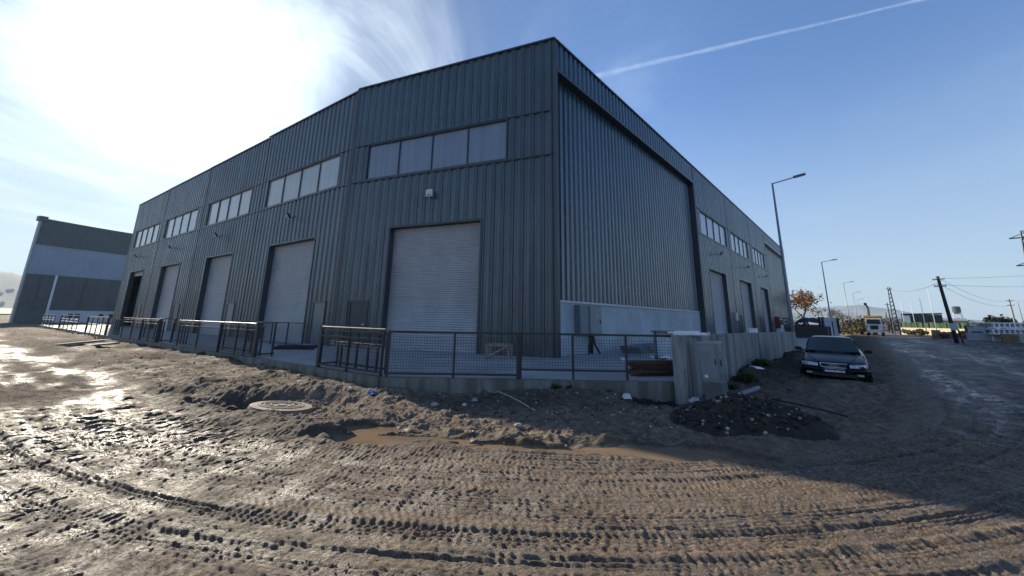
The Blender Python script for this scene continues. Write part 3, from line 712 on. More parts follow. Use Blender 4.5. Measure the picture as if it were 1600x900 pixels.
# right-hand (long) side
HR = 14.32
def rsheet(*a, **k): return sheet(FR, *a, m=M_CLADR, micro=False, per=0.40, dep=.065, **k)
rsheet(.16, 19.15, 12.86, HR - .05)                                    # fascia over the recessed wall
pbox(FR, 'fascia_trim', M_TRIM, .16, 19.15, 12.72, 12.86, -.36, .085)
rsheet(.25, 19.15, 2.52, 12.72, d=-.36)
pbox(FR, 'side_return', M_TRIM, 19.15, 19.30, FL, HR, -.40, .085)
pbox(FR, 'plinth_flashing', M_GALV, .22, 19.15, 2.44, 2.52, -.40, -.24)
for k in range(7):                                                     # cast plinth panels with open joints
    a = .22 + k * 2.70; pbox(FR, 'plinth_panel', M_PLINTH, a + .012, a + 2.688 if k < 6 else 19.15, FL, 2.44, -.52, -.30)
pbox(FR, 'corner_trim', M_TRIM, -.06, .16, FL, HR + .01, -.40, .075)
rb = [(19.30, 29.40, (20.3, 28.4), (21.53, 26.66)), (29.40, 39.75, (30.3, 37.95), (32.24, 37.52)), (39.75, 50.0, (40.75, 48.05), (43.12, 47.64))]
for a, b_, wn, shh in rb:
    w0, w1 = wn; s0, s1 = shh; top = WB_ - .14
    rsheet(a + .08, b_ - .08, WT_ + .11, HR - .05); rsheet(a + .08, w0 - .07, WB_ - .05, WT_ + .05); rsheet(w1 + .07, b_ - .08, WB_ - .05, WT_ + .05)
    pbox(FR, 'drip_trim', M_TRIM, a + .08, b_ - .08, WT_ + .071, WT_ + .11, -.02, .10); pbox(FR, 'drip_trim', M_TRIM, a + .08, b_ - .08, WB_ - .14, WB_ - .072, -.02, .095)
    rsheet(s0 - .10, s1 + .10, ST + .10, top); rsheet(a + .08, s0 - .10, FL, top); rsheet(s1 + .10, b_ - .08, FL, top)
    window(FR, w0, w1, WB_, WT_, M_PANER); shutter(FR, s0, s1, FL, ST, side_trim=M_TRIM); flood(FR, s0 + 2.4, 7.5)
    pbox(FR, 'corner_trim', M_TRIM, b_ - .08, b_ + .08, FL, HR, -.05, .08)
wicket(FR, 29.9, 31.1); wicket(FR, 40.4, 41.6)
rsheet(50.08, LR, 12.86, HR - .05); rsheet(50.08, LR, 2.52, 12.72, d=-.36)
pbox(FR, 'fascia_trim', M_GALV, 50.08, LR, 12.72, 12.86, -.36, .085); pbox(FR, 'plinth_panel', M_PLINTH, 50.1, LR, FL, 2.44, -.52, -.30)
coping(FR, -.05, LR, HR)
# roof and the sides turned away
BK = [tuple(J5), (J5[0] + 22.6, J5[1] + 33.0), tuple(RE + np.array([-28.3, 20.4])), tuple(RE)]
mb = MB(); ins = lambda p, q_: (p[0] + q_[0], p[1] + q_[1])
poly = [tuple(J0 - FA[2] * .3), tuple(J1 - FA[2] * .3), tuple(J5 - FB[2] * .3), BK[1], BK[2], tuple(RE - FR[2] * .3)]
mb.prism(poly, 13.55, 13.70); mb.build('roof', M_ROOF, wh)
for p, q_ in zip(BK[:-1], BK[1:]):
    p = np.array(p); q_ = np.array(q_); t = (q_ - p) / np.linalg.norm(q_ - p); n = np.array([t[1], -t[0]])
    cen = np.array([0., 50.]);  n = n if n @ (p - cen) > 0 else -n
    mb = MB(); mb.obox(p, t, n, 0.1, float(np.linalg.norm(q_ - p)) - .1, FL, 14.1, -.25, -.05); mb.build('rear_wall', M_CLAD, wh)
# wall lights / signs on the long side
pbox(FR, 'fire_cabinet', mat('red_paint', (0.22, 0.025, 0.03), 0.5), 52.8, 53.5, 1.0, 2.6, -.25, .25)
pbox(FR, 'meter_box', M_GALV, 28.1, 28.8, 1.9, 2.6, .05, .25)

# ------------------------------------------------------------------ concrete yard
yard = [tuple(K2), tuple(K1)] + [tuple(K1 + KT * s) for s in (57.0,)] + [(-48.0, 47.5), (-21.5, 77.0), (19, 90), (52, 70.0), (47, 56.5), tuple(WB + WN * -0.15), tuple(WA + WN * -.15)]
yard = yard[::-1]
mb = MB(); mb.prism(yard, -0.6, FL); o = mb.build('concrete_yard', M_CONC); tag(o, 'raised concrete yard slab in front of the warehouse', kind='structure')
# edge beam, 4 mm proud of the slab
mb = MB()
def strip(mb, a, b_, z0, z1, inn, out):
    a = np.array(a); b_ = np.array(b_); t = (b_ - a) / np.linalg.norm(b_ - a); n = np.array([-t[1], t[0]])
    if n @ (-a) < 0: n = -n
    mb.obox(a, t, n, 0, float(np.linalg.norm(b_ - a)), z0, z1, -inn, out)
strip(mb, K1, K2, -0.6, FL + .006, .18, .05); strip(mb, K1 + KT * 0.02, K1 + KT * 57, -0.6, FL + .004, .18, .05)
o = mb.build('concrete_edge', M_KERB); tag(o, 'mossy concrete edge of the raised yard', kind='structure')

# ------------------------------------------------------------------ railings
def rail_run(a, b_, label, posts, mesh=True, z=FL, h=1.10, mids=(), thick=(), bottom=0.07, name='mesh_fence', cat='fence', group='mesh fences round the concrete yard', toprail=None, mper=0.068, rr=.015):
    a = np.array(a, float); b_ = np.array(b_, float); L = float(np.linalg.norm(b_ - a)); t = (b_ - a) / L
    th = thing(name, label, cat, (a[0], a[1], z), group)
    P = lambda s, zz, d=0: (t[0] * s - t[1] * d, t[1] * s + t[0] * d, zz)
    for s in posts:
        w_ = .05 if s in thick else .025
        mb = MB(); mb.box(P(s, h / 2), (w_ * 2, w_ * 2, h), math.atan2(t[1], t[0])); part(mb, 'post', M_STEEL, th)
    if toprail is None:
        mb = MB(); mb.obox((0, 0), t, (-t[1], t[0]), 0, L, h - .05, h, -.022, .022); part(mb, 'top_rail', M_STEEL, th)
    else:
        mb = MB(); mb.bar(P(-.03, h + .02), P(L + .03, h + .02), rr + .008, n=10); part(mb, 'top_rail', toprail, th, smooth=False)
    mb = MB(); mb.obox((0, 0), t, (-t[1], t[0]), 0, L, bottom, bottom + .045, -.02, .02); part(mb, 'bottom_rail', M_STEEL, th)
    for k in mids:
        mb = MB(); mb.obox((0, 0), t, (-t[1], t[0]), 0, L, k, k + .035, -.018, .018); part(mb, 'middle_rail', M_STEEL, th)
    if mesh:
        mb = MB(); ztop = min([h - .05] + [k for k in mids])
        n = int(L / mper)
        for i in range(1, n): mb.bar(P(i * L / n, bottom + .04), P(i * L / n, ztop), .0034, n=4, cap=False)
        nz = int((ztop - bottom) / mper)
        for i in range(1, nz): mb.bar(P(0, bottom + i * mper), P(L, bottom + i * mper), .0034, n=4, cap=False)
        part(mb, 'wire_mesh', M_STEEL, th)
    return th
EK = K1 + np.array([0.02, 0.10])
F0 = (K1[0] + .09, K1[1] + .08)
rail_run(F0, (K1[0] + 3.33, K1[1] + .10), 'black wire mesh fence section in front of the nearest roller shutter', [0.02, 1.65, 3.24], thick=(3.24,))
gt = rail_run((0.24, 10.06), (4.14, 9.98), 'black sliding mesh gate standing clear of the concrete, right of the thick post', [0.03, 1.33, 2.66, 3.87], bottom=.19, name='sliding_gate', cat='gate', group=None, thick=(3.87,))
def edge_pt(s, off=.08): return K1 + KT * s + np.array([-KT[1], -KT[0]]) * -1 * off * np.array([1, -1]) if False else K1 + KT * s + np.array([0.566, 0.825]) * off
runs = [(0.10, 2.93, [0.02, 1.45, 2.81], (1.02, .86), (), 'black railing with a round top rail coloured as sunlit at the yard corner'),
        (7.05, 14.8, [0.02, 0.75, 1.5, 3.0, 5.3, 7.6], (1.02, .88), (3.0,), 'black railing with a top rail coloured as sunlit below the second and third shutters'),
        (17.7, 24.4, [0.02, 1.4, 2.8, 4.6, 6.6], (1.02, .88), (0.02, 2.8), 'black railing below the shutter of the fourth bay from the near corner'),
        (28.0, 34.2, [0.02, 1.5, 3.0, 4.6, 6.1], (1.02, .6), (0.02, 6.1), 'dark railing near the far end of the yard, left of the warehouse'),
        (37.5, 45.3, [0.05, 1.9, 3.8, 5.7, 7.7], (.8, .6), (7.7,), 'dark railing in front of the other grey building, second from the far end'),
        (48.4, 56.6, [0.05, 2, 4, 6, 8.1], (.8, .6), (), 'dark railing at the far left end of the yard')]
for s0, s1, ps, mids, thick, lab in runs:
    zz = FL + .004
    rail_run(edge_pt(s0), edge_pt(s1), lab, ps, mesh=True, z=zz, mids=mids, thick=thick, toprail=M_RAIL, name='railing', cat='railing', group='railings along the left edge of the yard', mper=.075 if s0 < 15 else .12)
    # the stowed gate leaf behind it
    L = s1 - s0
for s0, s1, lab, oo in [(0.35, 2.4, 'stowed mesh gate leaf behind the corner railing', .42), (7.3, 10.6, 'stowed mesh gate leaf behind the long railing', .42), (15.1, 17.3, 'mesh gate leaf standing behind the gap between two railings', .55),
                  (18.2, 21.4, 'stowed mesh gate leaf behind the fourth-bay railing', .42), (26.6, 30.2, 'far stowed mesh gate leaf, left end of the warehouse front', .42)]:
    rail_run(edge_pt(s0, oo), edge_pt(s1, oo), lab, [0.02, .4, .8, 1.3, s1 - s0 - .02], z=FL + .004, h=1.02, name='gate_leaf', cat='gate', group='stowed gate leaves', bottom=.10, mper=.08)
# short return tops coloured as sunlit by the openings, and the divider fence inside
rail_run((-9.55, 18.35), (-14.2, 21.6), 'low mesh divider fence standing before the second bay', [0.02, 1.5, 3.1, 4.6, 5.6], z=FL + .004, name='divider_fence', cat='fence', group=None, mper=.09)
for s, lab in [(2.97, 'short handrail stub at the right side of the first yard opening'), (7.0, 'short handrail stub at the left side of the first yard opening'), (17.62, 'short handrail stub by the third bay gap')]:
    a = edge_pt(s, .06); b_ = edge_pt(s, .75)
    rail_run(a, b_, lab, [0.05, .62], mesh=False, z=FL + .004, h=1.13, toprail=M_RAIL, name='handrail_stub', cat='railing', group='handrail stubs at the yard openings', thick=(.05,))

# ------------------------------------------------------------------ yard wall
mb = MB()
nseg = 24; zt0, zt1 = 1.42, 1.28
V, F = [], []
for i in range(nseg + 1):
    s = WL * i / nseg; zt = zt0 + (zt1 - zt0) * i / nseg
    for d, z in ((-.34, -.6), (0, -.6), (0, zt), (-.34, zt)):
        V.append((WA[0] + WT[0] * s + WN[0] * d, WA[1] + WT[1] * s + WN[1] * d, z))
for i in range(nseg):
    for j in range(4): F.append((i * 4 + j, (i + 1) * 4 + j, (i + 1) * 4 + (j + 1) % 4, i * 4 + (j + 1) % 4))
F += [(0, 1, 2, 3), (nseg * 4 + 3, nseg * 4 + 2, nseg * 4 + 1, nseg * 4)]
mb.add(V, F); yw = mb.build('yard_wall', M_WALLC); tag(yw, 'streaky stained concrete retaining wall running from the cabinet towards the parked car', 'wall')
mb = MB(); mb.obox(WA, WT, WN, -.02, WL, zt0 + .0, zt0 + .001, -.36, .02)
# formwork boards cast proud on the near end
nb = 7
for i in range(5):
    mb = MB(); mb.obox(WA, WT, WN, -.012 - .004 * (i % 2), 0.0, -.5, 1.40 - .01 * (i % 3), -.335 + i * .066, -.335 + i * .066 + .06); x = mb.build('cast_board_mark', M_WALLC, yw)
# ------------------------------------------------------------------ things on the yard
def plank_stack(name, label, cat, c, rz, n, size, m, jit=.08, group=None, rows=1, pname='plank', gap=.012):
    th = thing(name, label, cat, c, group, rz)
    R_ = random.Random(int(c[0] * 100))
    for r in range(n):
        for k in range(rows):
            mb = MB(); mb.box((R_.uniform(-jit, jit), (k - (rows - 1) / 2) * (size[1] + .02) + R_.uniform(-jit, jit) * .3, size[2] / 2 + r * (size[2] + gap)), size, R_.uniform(-.04, .04)); part(mb, pname, m, th)
    return th
# sawhorse
th = thing('sawhorse', 'small rough wooden trestle standing on the concrete before the dark wall', 'trestle', (-.42, 14.62, FL), None, rad(-12))
for sx in (-.40, .40):
    for sy in (-.2, .2):
        mb = MB(); mb.box((sx + (.03 if sy > 0 else 0), sy, .26), (.09, .05, .52)); part(mb, 'leg', M_WOOD, th)
mb = MB(); mb.box((0, -.2, .50), (.98, .05, .08)); part(mb, 'top_board', M_WOOD, th)
mb = MB(); mb.box((0, .2, .50), (.98, .05, .08)); part(mb, 'top_board', M_WOOD, th)
mb = MB(); mb.bar((-.42, -.235, .05), (.38, -.235, .46), .035, n=4); part(mb, 'brace', M_WOOD, th)
# electric box on the plinth wall, with its stand pipe
f0 = J0 + tR * 1.71 + FR[2] * (-.30); rzR = math.atan2(tR[1], tR[0])
th = thing('electric_box', 'grey electrical cabinet mounted on the pale concrete plinth near the building corner', 'electric box', (f0[0], f0[1], 0), None, rzR)
mb = MB(); mb.box((.36, -.15, 1.75), (.70, .30, 1.24)); part(mb, 'side_housing', M_BOXG, th)
mb = MB(); mb.box((1.25, -.16, 1.75), (1.06, .32, 1.24)); bx_ = part(mb, 'housing', M_BOXG, th)
mb = MB(); mb.box((1.25, -.332, 1.75), (.98, .02, 1.14)); dr = part(mb, 'door', M_CABINET, th)
mb = MB(); mb.box((1.62, -.35, 1.68), (.06, .02, .18)); part(mb, 'latch', M_BLACKP, dr)
mb = MB(); mb.add([(1.28, -.3435, 1.86), (1.46, -.3435, 1.86), (1.37, -.3435, 2.04)], [(0, 1, 2)]); part(mb, 'warning_sign', mat('sign_yellow', (0.45, 0.42, 0.12), 0.5), dr)
mb = MB(); mb.tube([(.95, -.14, 1.14), (.9, -.2, .9), (.55, -.35, .6), (.45, -.4, FL)], .03); mb.tube([(1.3, -.14, 1.14), (1.32, -.2, .7), (1.5, -.35, FL)], .05); part(mb, 'cable', M_BLACKP, th)
mb = MB(); mb.box((1.2, -.1, .72), (.12, .10, .82)); part(mb, 'leg', M_BLACKP, th)
def onR(s, d): p = J0 + tR * s + FR[2] * d; return (float(p[0]), float(p[1]), FL)
plank_stack('panel_stack', 'low pile of dark insulated panels on the concrete beside the plinth wall', 'panels', onR(6.0, 1.0), rzR, 3, (3.6, .9, .10), M_INSUL, .25, pname='panel')
plank_stack('panel_stack', 'smaller pile of pale panel offcuts beyond the dark panel pile', 'panels', onR(9.6, .9), rzR, 2, (2.0, .6, .07), mat('pale_sheet', (0.42, 0.44, 0.46), .5), .2, pname='panel')
plank_stack('board_offcut', 'single pale board lying on the yard by the electrical box', 'board', onR(1.6, 1.9), rzR + .5, 1, (.7, .16, .05), M_WHITE, 0, pname='board')
plank_stack('profile_pile', 'pile of rusty brown steel profiles behind the sliding gate by the wall end', 'steel profiles', (4.05, 11.15, FL), rad(12), 5, (1.5, .12, .06), M_RUST, .14, rows=4, pname='profile')
th = thing('foil_sheet', 'crumpled white foil sheet lying on the rusty profiles', 'foil', (4.25, 11.2, FL + .36), None, rad(20))
mb = MB()
gx_, gy_ = 7, 5
V = [((i - 3) * .10, (j - 2) * .09, .04 + random.uniform(-.03, .05) + .02 * abs(i - 3)) for j in range(gy_) for i in range(gx_)]
mb.add(V, [(j * gx_ + i, j * gx_ + i + 1, (j + 1) * gx_ + i + 1, (j + 1) * gx_ + i) for j in range(gy_ - 1) for i in range(gx_ - 1)]); part(mb, 'sheet', M_WHITE, th)
# framed panel leaning at the plinth end
c = onR(9.3, 2.6)
th = thing('framed_panel', 'pale framed panel leaning upright beside the wall end, behind the gate', 'panel', (5.55, 13.6, FL), None, rad(6))
mb = MB()
for a in ((-.62, 0, .55, .06, .10, 1.10), (.62, 0, .55, .06, .10, 1.10), (0, 0, 1.09, 1.30, .5, .06), (0, 0, .04, 1.24, .10, .06)): mb.box(a[:3], a[3:])
part(mb, 'frame', M_INSUL, th)
mb = MB(); mb.box((0, .04, .55), (1.18, .03, 1.0)); part(mb, 'pane', M_WHITE, th)
# white trim profiles on top of the wall end
th = thing('white_profiles', 'stack of white metal trim profiles lying across the top of the wall end', 'profiles', (float(WA[0]) + .30, float(WA[1]) + .52, 1.425), None, rad(14))
for k in range(4):
    mb = MB(); mb.box((random.uniform(-.04, .04) - .02 * k, -.22 + k * .13, .02 + .030 * (k > 1)), (.86 - .08 * k, .15, .04), random.uniform(-.05, .05)); mb.box((.0, -.28 + k * .13, .045 + .03 * (k > 1)), (.82 - .08 * k, .012, .03), 0); part(mb, 'profile', M_WHITE, th)
p = WA + WT * 8.0 + WN * -.17
th = thing('junction_box', 'small white box sitting on top of the long concrete wall', 'box', (p[0], p[1], 1.37), None, math.atan2(WT[1], WT[0]))
mb = MB(); mb.box((0, 0, .075), (.28, .24, .15)); part(mb, 'housing', M_WHITE, th); mb = MB(); mb.box((0, 0, .158), (.31, .27, .016)); part(mb, 'lid', M_WHITE, th)
# steel beams on the floor by the second bay
for (c_, rz_, lab) in [((-9.3, 17.2, FL), rad(8), 'dark steel beam lying on the concrete in the first yard opening'), ((-9.5, 18.0, FL), rad(14), 'second dark steel beam lying behind the first one')]:
    th = thing('steel_beam', lab, 'beam', c_, 'steel beams on the concrete', rz_)
    mb = MB(); mb.box((0, 0, .012), (1.7, .12, .022)); part(mb, 'flange', M_STEEL, th); mb = MB(); mb.box((0, 0, .065), (1.7, .02, .084)); part(mb, 'web', M_STEEL, th); mb = MB(); mb.box((0, 0, .118), (1.7, .12, .022)); part(mb, 'flange', M_STEEL, th)

# ------------------------------------------------------------------ street cabinet in front of the wall
th = thing('street_cabinet', 'tall grey street distribution cabinet tilting on its plinth at the wall end', 'cabinet', (4.72, 9.28, gh(4.72, 9.28) - .02), None, rad(-36))
th.rotation_euler = (rad(1.5), rad(-3.0), rad(-52)); th.scale = (.78, .78, .90)
mb = MB(); mb.box((0, 0, .24), (.50, .40, .52)); part(mb, 'plinth', M_CABBASE, th)
mb = MB(); mb.box((0, 0, .97), (.52, .42, .94)); hs_ = part(mb, 'housing', M_CABINET, th)
mb = MB(); mb.box((-.01, -.2165, .97), (.47, .014, .88)); d_ = part(mb, 'door', M_CABINET, th)
mb = MB(); mb.box((0.2, -.23, 1.0), (.03, .02, .14)); part(mb, 'latch', M_BLACKP, d_)
mb = MB(); mb.box((-.12, -.2255, .64), (.10, .004, .07)); part(mb, 'plate', M_WHITE, d_)
mb = MB(); mb.box((0.265, 0, .97), (.014, .36, .88)); d2 = part(mb, 'side_door', mat('cabinet_side', (0.13, 0.17, 0.21), .3, .3), th)
mb = MB(); mb.box((.28, -.05, .95), (.02, .03, .16)); part(mb, 'latch', M_BLACKP, d2)
mb = MB(); mb.box((0, 0, 1.46), (.58, .48, .05), taper=.93); part(mb, 'roof', M_CABINET, th)
o = MB().rock((0, 0, 0), .055, 3, .7).build('stone', mat('pale_stone', (0.55, 0.54, 0.50), .9, 0, .2, 20), loc=None); o.location = (4.60, 9.20, th.location.z + 1.515); tag(o, 'small pale stone lying on the roof of the street cabinet', 'stone')

# ------------------------------------------------------------------ street lamps
def lamp_proto():
    th = thing('street_lamp', 'x', 'street lamp', (0, 0, 0), 'street lamps along the right-hand road')
    mb = MB(); mb.tube([(0, 0, 0), (0, 0, 3), (0, 0, 10.2)], [.105, .09, .05], 10); part(mb, 'pole', M_GALV2, th, True)
    mb = MB(); mb.box((0, 0, .03), (.36, .36, .05)); part(mb, 'base_plate', M_GALV2, th)
    mb = MB(); mb.bar((0, 0, 10.17), (1.15, 0, 10.36), .035, n=8); part(mb, 'arm', M_GALV2, th)
    mb = MB(); mb.box((1.42, 0, 10.42), (.62, .24, .09), M=Matrix.Rotation(rad(-8), 3, 'Y')); hd = part(mb, 'lamp_head', M_TRIM, th)
    mb = MB(); mb.box((1.42, 0, 10.365), (.5, .18, .02), M=Matrix.Rotation(rad(-8), 3, 'Y')); part(mb, 'lens', M_WHITE, hd)
    return th
M_GALV2 = mat('lamp_steel', (0.26, 0.29, 0.32), 0.45, 0.3, 0.15, 2.0)
lp = lamp_proto()
LAMPS = [(35.55, 27.6, .97, 'nearest street lamp, at the far end of the yard wall by the parked car'), (39.2, 77, 1.10, 'second nearest street lamp, behind the parked car'), (40.8, 120, 1.10, 'third street lamp along the road'),
         (41.45, 160, 1.10, 'fourth street lamp along the road, partly hidden by bushes'), (41.75, 200, 1.08, 'fifth street lamp, small and distant'), (41.95, 245, 1.08, 'sixth street lamp, tiny beside the dump truck'), (42.1, 290, 1.08, 'farthest street lamp left of the dump truck')]
for i, (az, d, k, lab) in enumerate(LAMPS):
    o = lp if i == 0 else copy_tree(lp)
    x, y = pol(az, d); o.location = (x, y, (gh(x, y) if d < 60 else 0) - .02); o.scale = (k, k, k); o.rotation_euler = (0, 0, rad(-36)); o['label'] = lab

# ------------------------------------------------------------------ ground clutter
M_STONE = mat('stone_grey', (0.30, 0.28, 0.25), .9, 0, .3, 12, .4, 30)
M_STONEP = mat('stone_pale', (0.55, 0.53, 0.49), .9, 0, .2, 12, .3, 30)
M_CLOD = mat('dark_clod', (0.027, 0.021, 0.017), .95, 0, .4, 8, .6, 40)
M_CLODL = mat('brown_clod', (0.20, 0.16, 0.125), .95, 0, .35, 8, .6, 40)
# soil heap
mb = MB(); n = 90
cx, cy = 4.15, 7.35
V = []; zz = {}
for j in range(n):
    for i in range(n):
        a = (i / (n - 1) - .5) * 2; b_ = (j / (n - 1) - .5) * 2
        x = a * 1.22; y = b_ * 1.15
        an = rad(-22); wx = cx + x * math.cos(an) - y * math.sin(an); wy = cy + x * math.sin(an) + y * math.cos(an)
        V.append((wx, wy))
VA = np.array(V); aa = np.tile(np.linspace(-1, 1, n), n); bb = np.repeat(np.linspace(-1, 1, n), n)
rr = np.sqrt(aa ** 2 + bb ** 2) + 0.22 * fbm(VA[:, 0] * 1.5, VA[:, 1] * 1.5, 3, 71)
prof = np.clip(1 - rr / .95, -.15, 1)
hz = 0.44 * np.where(prof > 0, prof ** 0.5, prof) + (prof > 0) * (0.12 * fbm(VA[:, 0] * 2.6, VA[:, 1] * 2.6, 4, 72, .65) + .03 * fbm(VA[:, 0] * 14, VA[:, 1] * 14, 3, 73))
gz = ground_h(VA[:, 0], VA[:, 1])
heapz = gz + hz - .02
mb.add(list(zip(VA[:, 0].tolist(), VA[:, 1].tolist(), heapz.tolist())), [(j * n + i, j * n + i + 1, (j + 1) * n + i + 1, (j + 1) * n + i) for j in range(n - 1) for i in range(n - 1)])
heap = mb.build('soil_heap', M_CLOD, smooth=True, loc=(cx, cy, 0)); tag(heap, 'low heap of dark dug-out soil and rubble in front of the street cabinet', 'soil heap')
def heap_z(x, y):
    k = int(np.argmin((VA[:, 0] - x) ** 2 + (VA[:, 1] - y) ** 2)); return float(heapz[k])
mb = MB(); R_ = random.Random(3)
for k in range(900):
    a = R_.uniform(0, 6.28); r = math.sqrt(R_.random()) * 1.05
    x = cx + r * 1.08 * math.cos(a); y = cy + r * .98 * math.sin(a); s = R_.choice([.014, .018, .024, .034, .05, .065]) * R_.uniform(.7, 1.3)
    mb.rock((x, y, heap_z(x, y) + s * .2), s, k, .7)
o = mb.build('soil_clods', M_CLOD); tag(o, 'loose dark clods over the soil heap', kind='stuff')
mb = MB()
for k in range(160):
    a = R_.uniform(0, 6.28); r = math.sqrt(R_.random()) * 1.0
    x = cx + r * 1.1 * math.cos(a) - .1; y = cy + r * 1.05 * math.sin(a); s = R_.uniform(.009, .042)
    mb.rock((x, y, heap_z(x, y) + s * .3), s, k + 999, .7)
o = mb.build('rubble', M_STONE); tag(o, 'small grey rubble pieces in the soil heap', kind='stuff')
# loose stones and clods over the shoulder
def scatter(n, xr, yr, sizes, m, name, label, cond, seed):
    R_ = random.Random(seed); mb = MB(); xs = []; 
    while len(xs) < n:
        x = R_.uniform(*xr); y = R_.uniform(*yr)
        if cond(x, y): xs.append((x, y))
    A = np.array(xs); H_ = ground_h(A[:, 0], A[:, 1])
    for (x, y), h_ in zip(xs, H_):
        s = R_.uniform(*sizes) * (0.6 + 0.8 * R_.random() ** 2); mb.rock((x, y, h_ + s * .22), s, R_.randrange(10 ** 6), .65)
    o = mb.build(name, m); tag(o, label, kind='stuff'); return o
def shoulder(x, y):
    u, v = road_uv(np.array([x]), np.array([y])); return v[0] < -0.05 and not inside_yard(np.array([x - .0]), np.array([y + .15]))[0]
scatter(1500, (-7, 5), (6.0, 10.0), (.008, .026), M_CLODL, 'brown_clods', 'small brown clods over the rough shoulder', shoulder, 21)
scatter(500, (-2.6, 4.2), (7.4, 9.9), (.008, .03), M_CLOD, 'dark_clods', 'small dark clods in front of the mesh fence', shoulder, 22)
scatter(330, (-4, 4), (6.3, 9.9), (.007, .022), M_STONEP, 'pebbles', 'pale pebbles over the shoulder', shoulder, 23)
scatter(500, (-16, -5), (7, 16), (.010, .030), M_CLODL, 'brown_clods', 'brown clods over the left shoulder', shoulder, 24)
scatter(420, (5, 15), (8.5, 21), (.012, .05), M_CLOD, 'spoil_clods', 'dark clods along the foot of the concrete wall', lambda x, y: -0.05 < (x - WA[0]) * WN[0] + (y - WA[1]) * WN[1] and (x - WA[0]) * WN[0] + (y - WA[1]) * WN[1] < 1.6 and (x - WA[0]) * WT[0] + (y - WA[1]) * WT[1] > 1.2, 25)
scatter(700, (-5, 6), (2.8, 5.8), (.004, .011), M_CLODL, 'road_crumbs', 'tiny crumbs of mud on the tracks', lambda x, y: True, 26)
for (x, y, s, m, lab) in [(-1.55, 8.55, .10, M_STONE, 'fist-sized grey stone left of the wire scraps before the mesh fence'), (-.95, 8.75, .07, M_STONEP, 'pale broken stone in the dark rubble before the mesh fence'), (.15, 6.95, .07, M_STONE, 'grey stone near the edge of the tyre tracks'),
        (-3.55, 9.15, .08, M_STONEP, 'pale flat stone by the yard corner kerb'), (-5.35, 10.35, .07, M_STONEP, 'white stone below the corner railing'), (4.38, 8.15, .075, M_STONEP, 'pale stone on the back of the soil heap'),
        (-2.55, 8.55, .09, M_CLODL, 'brown clod beside the blue bag'), (3.9, 6.35, .06, M_STONE, 'grey stone at the front foot of the soil heap'), (8.55, 14.2, .22, M_STONE, 'grey lump on the spoil along the wall, nearest the car'), (7.9, 13.6, .3, M_CLOD, 'large dark clod heaped at the foot of the wall')]:
    o = MB().rock((0, 0, 0), s, int(x * 77), .6).build('stone', m); o.location = (x, y, max(gh(x, y), heap_z(x, y) if abs(x - cx) < 1.2 and abs(y - cy) < 1 else -9) + s * .2); tag(o, lab, 'stone')
# manhole
mx, my = -4.42, 8.0; mz = .11
th = thing('manhole', 'round mud-caked concrete manhole cover raised above the left shoulder', 'manhole', (mx, my, -.15)); th.rotation_euler = (rad(-4), rad(5), 0)
M_MANC = mat('muddy_concrete', (0.155, 0.125, 0.098), .8, 0, .3, 6, .5, 30)
mb = MB(); mb.lathe([(0.44, -.25), (.54, -.2), (.56, .14), (.54, .19), (.40, .20), (.40, .16)], (0, 0, 0), 40); part(mb, 'ring', M_MANC, th)
mb = MB(); prof = [(0.395, .15), (.395, .21), (.36, .215), (.355, .198), (.325, .198), (.32, .215), (.29, .215), (.285, .198), (.22, .198), (.215, .215), (.18, .215), (.175, .198), (.09, .198), (.08, .213), (.001, .213)]
mb.lathe(prof, (0, 0, 0), 36); cv = part(mb, 'cover', M_MANC, th)
mb = MB()
for k in range(8):
    a = k * PI / 4; mb = MB(); mb.box((.25 * math.cos(a), .25 * math.sin(a), .205), (.055, .02, .018), a); part(mb, 'lifting_rib', M_MANC, cv)
scatter(260, (-5.3, -3.6), (7.3, 8.8), (.02, .06), M_CLODL, 'manhole_mud', 'wet clods packed round the manhole', lambda x, y: .53 < math.hypot(x + 4.42, y - 8.0) < .85, 61)
# blue bag, white block, wire, pipes and sticks
M_BLUE = mat('blue_plastic', (0.04, 0.10, 0.42), .35, 0, .2, 6)
def crumple(name, label, cat, loc, sx, sy, h_, m, seed):
    R_ = random.Random(seed); n_ = 8; V = []
    for j in range(n_):
        for i in range(n_):
            x = (i / (n_ - 1) - .5) * sx; y = (j / (n_ - 1) - .5) * sy; V.append((x + R_.uniform(-.1, .1) * sx, y + R_.uniform(-.1, .1) * sy, max(-.01, h_ * (1 - (2 * x / sx) ** 2) * (1 - (2 * y / sy) ** 2) + R_.uniform(-.3, .4) * h_)))
    mb = MB(); mb.add(V, [(j * n_ + i, j * n_ + i + 1, (j + 1) * n_ + i + 1, (j + 1) * n_ + i) for j in range(n_ - 1) for i in range(n_ - 1)])
    o = mb.build(name, m); o.location = loc; tag(o, label, cat); return o
crumple('plastic_bag', 'crumpled blue plastic bag lying by the yard corner', 'plastic bag', (-3.0, 8.98, gh(-3.0, 8.98) + .01), .22, .16, .06, M_BLUE, 1)
crumple('plastic_scrap', 'pale blue plastic scrap in the rubble before the mesh fence', 'plastic scrap', (-.75, 8.95, gh(-.75, 8.95) + .01), .14, .12, .05, mat('pale_blue_plastic', (0.16, 0.30, 0.34), .4), 2)
crumple('paper_scrap', 'small yellow paper scrap on the bare soil before the gate', 'paper scrap', (2.02, 8.05, gh(2.02, 8.05) + .01), .10, .06, .02, mat('yellow_paper', (0.5, 0.33, 0.06), .7), 4)
crumple('plastic_scrap', 'clear crushed plastic at the foot of the wall end', 'plastic scrap', (4.12, 9.1, gh(4.12, 9.1) + .03), .22, .18, .08, mat('clear_scrap', (0.35, 0.42, 0.45), .3), 5)
crumple('white_sheet', 'white sheet scrap on the spoil heap near the car', 'sheet scrap', (7.75, 12.75, gh(7.75, 12.75) + .03), .5, .3, .06, M_WHITE, 6)
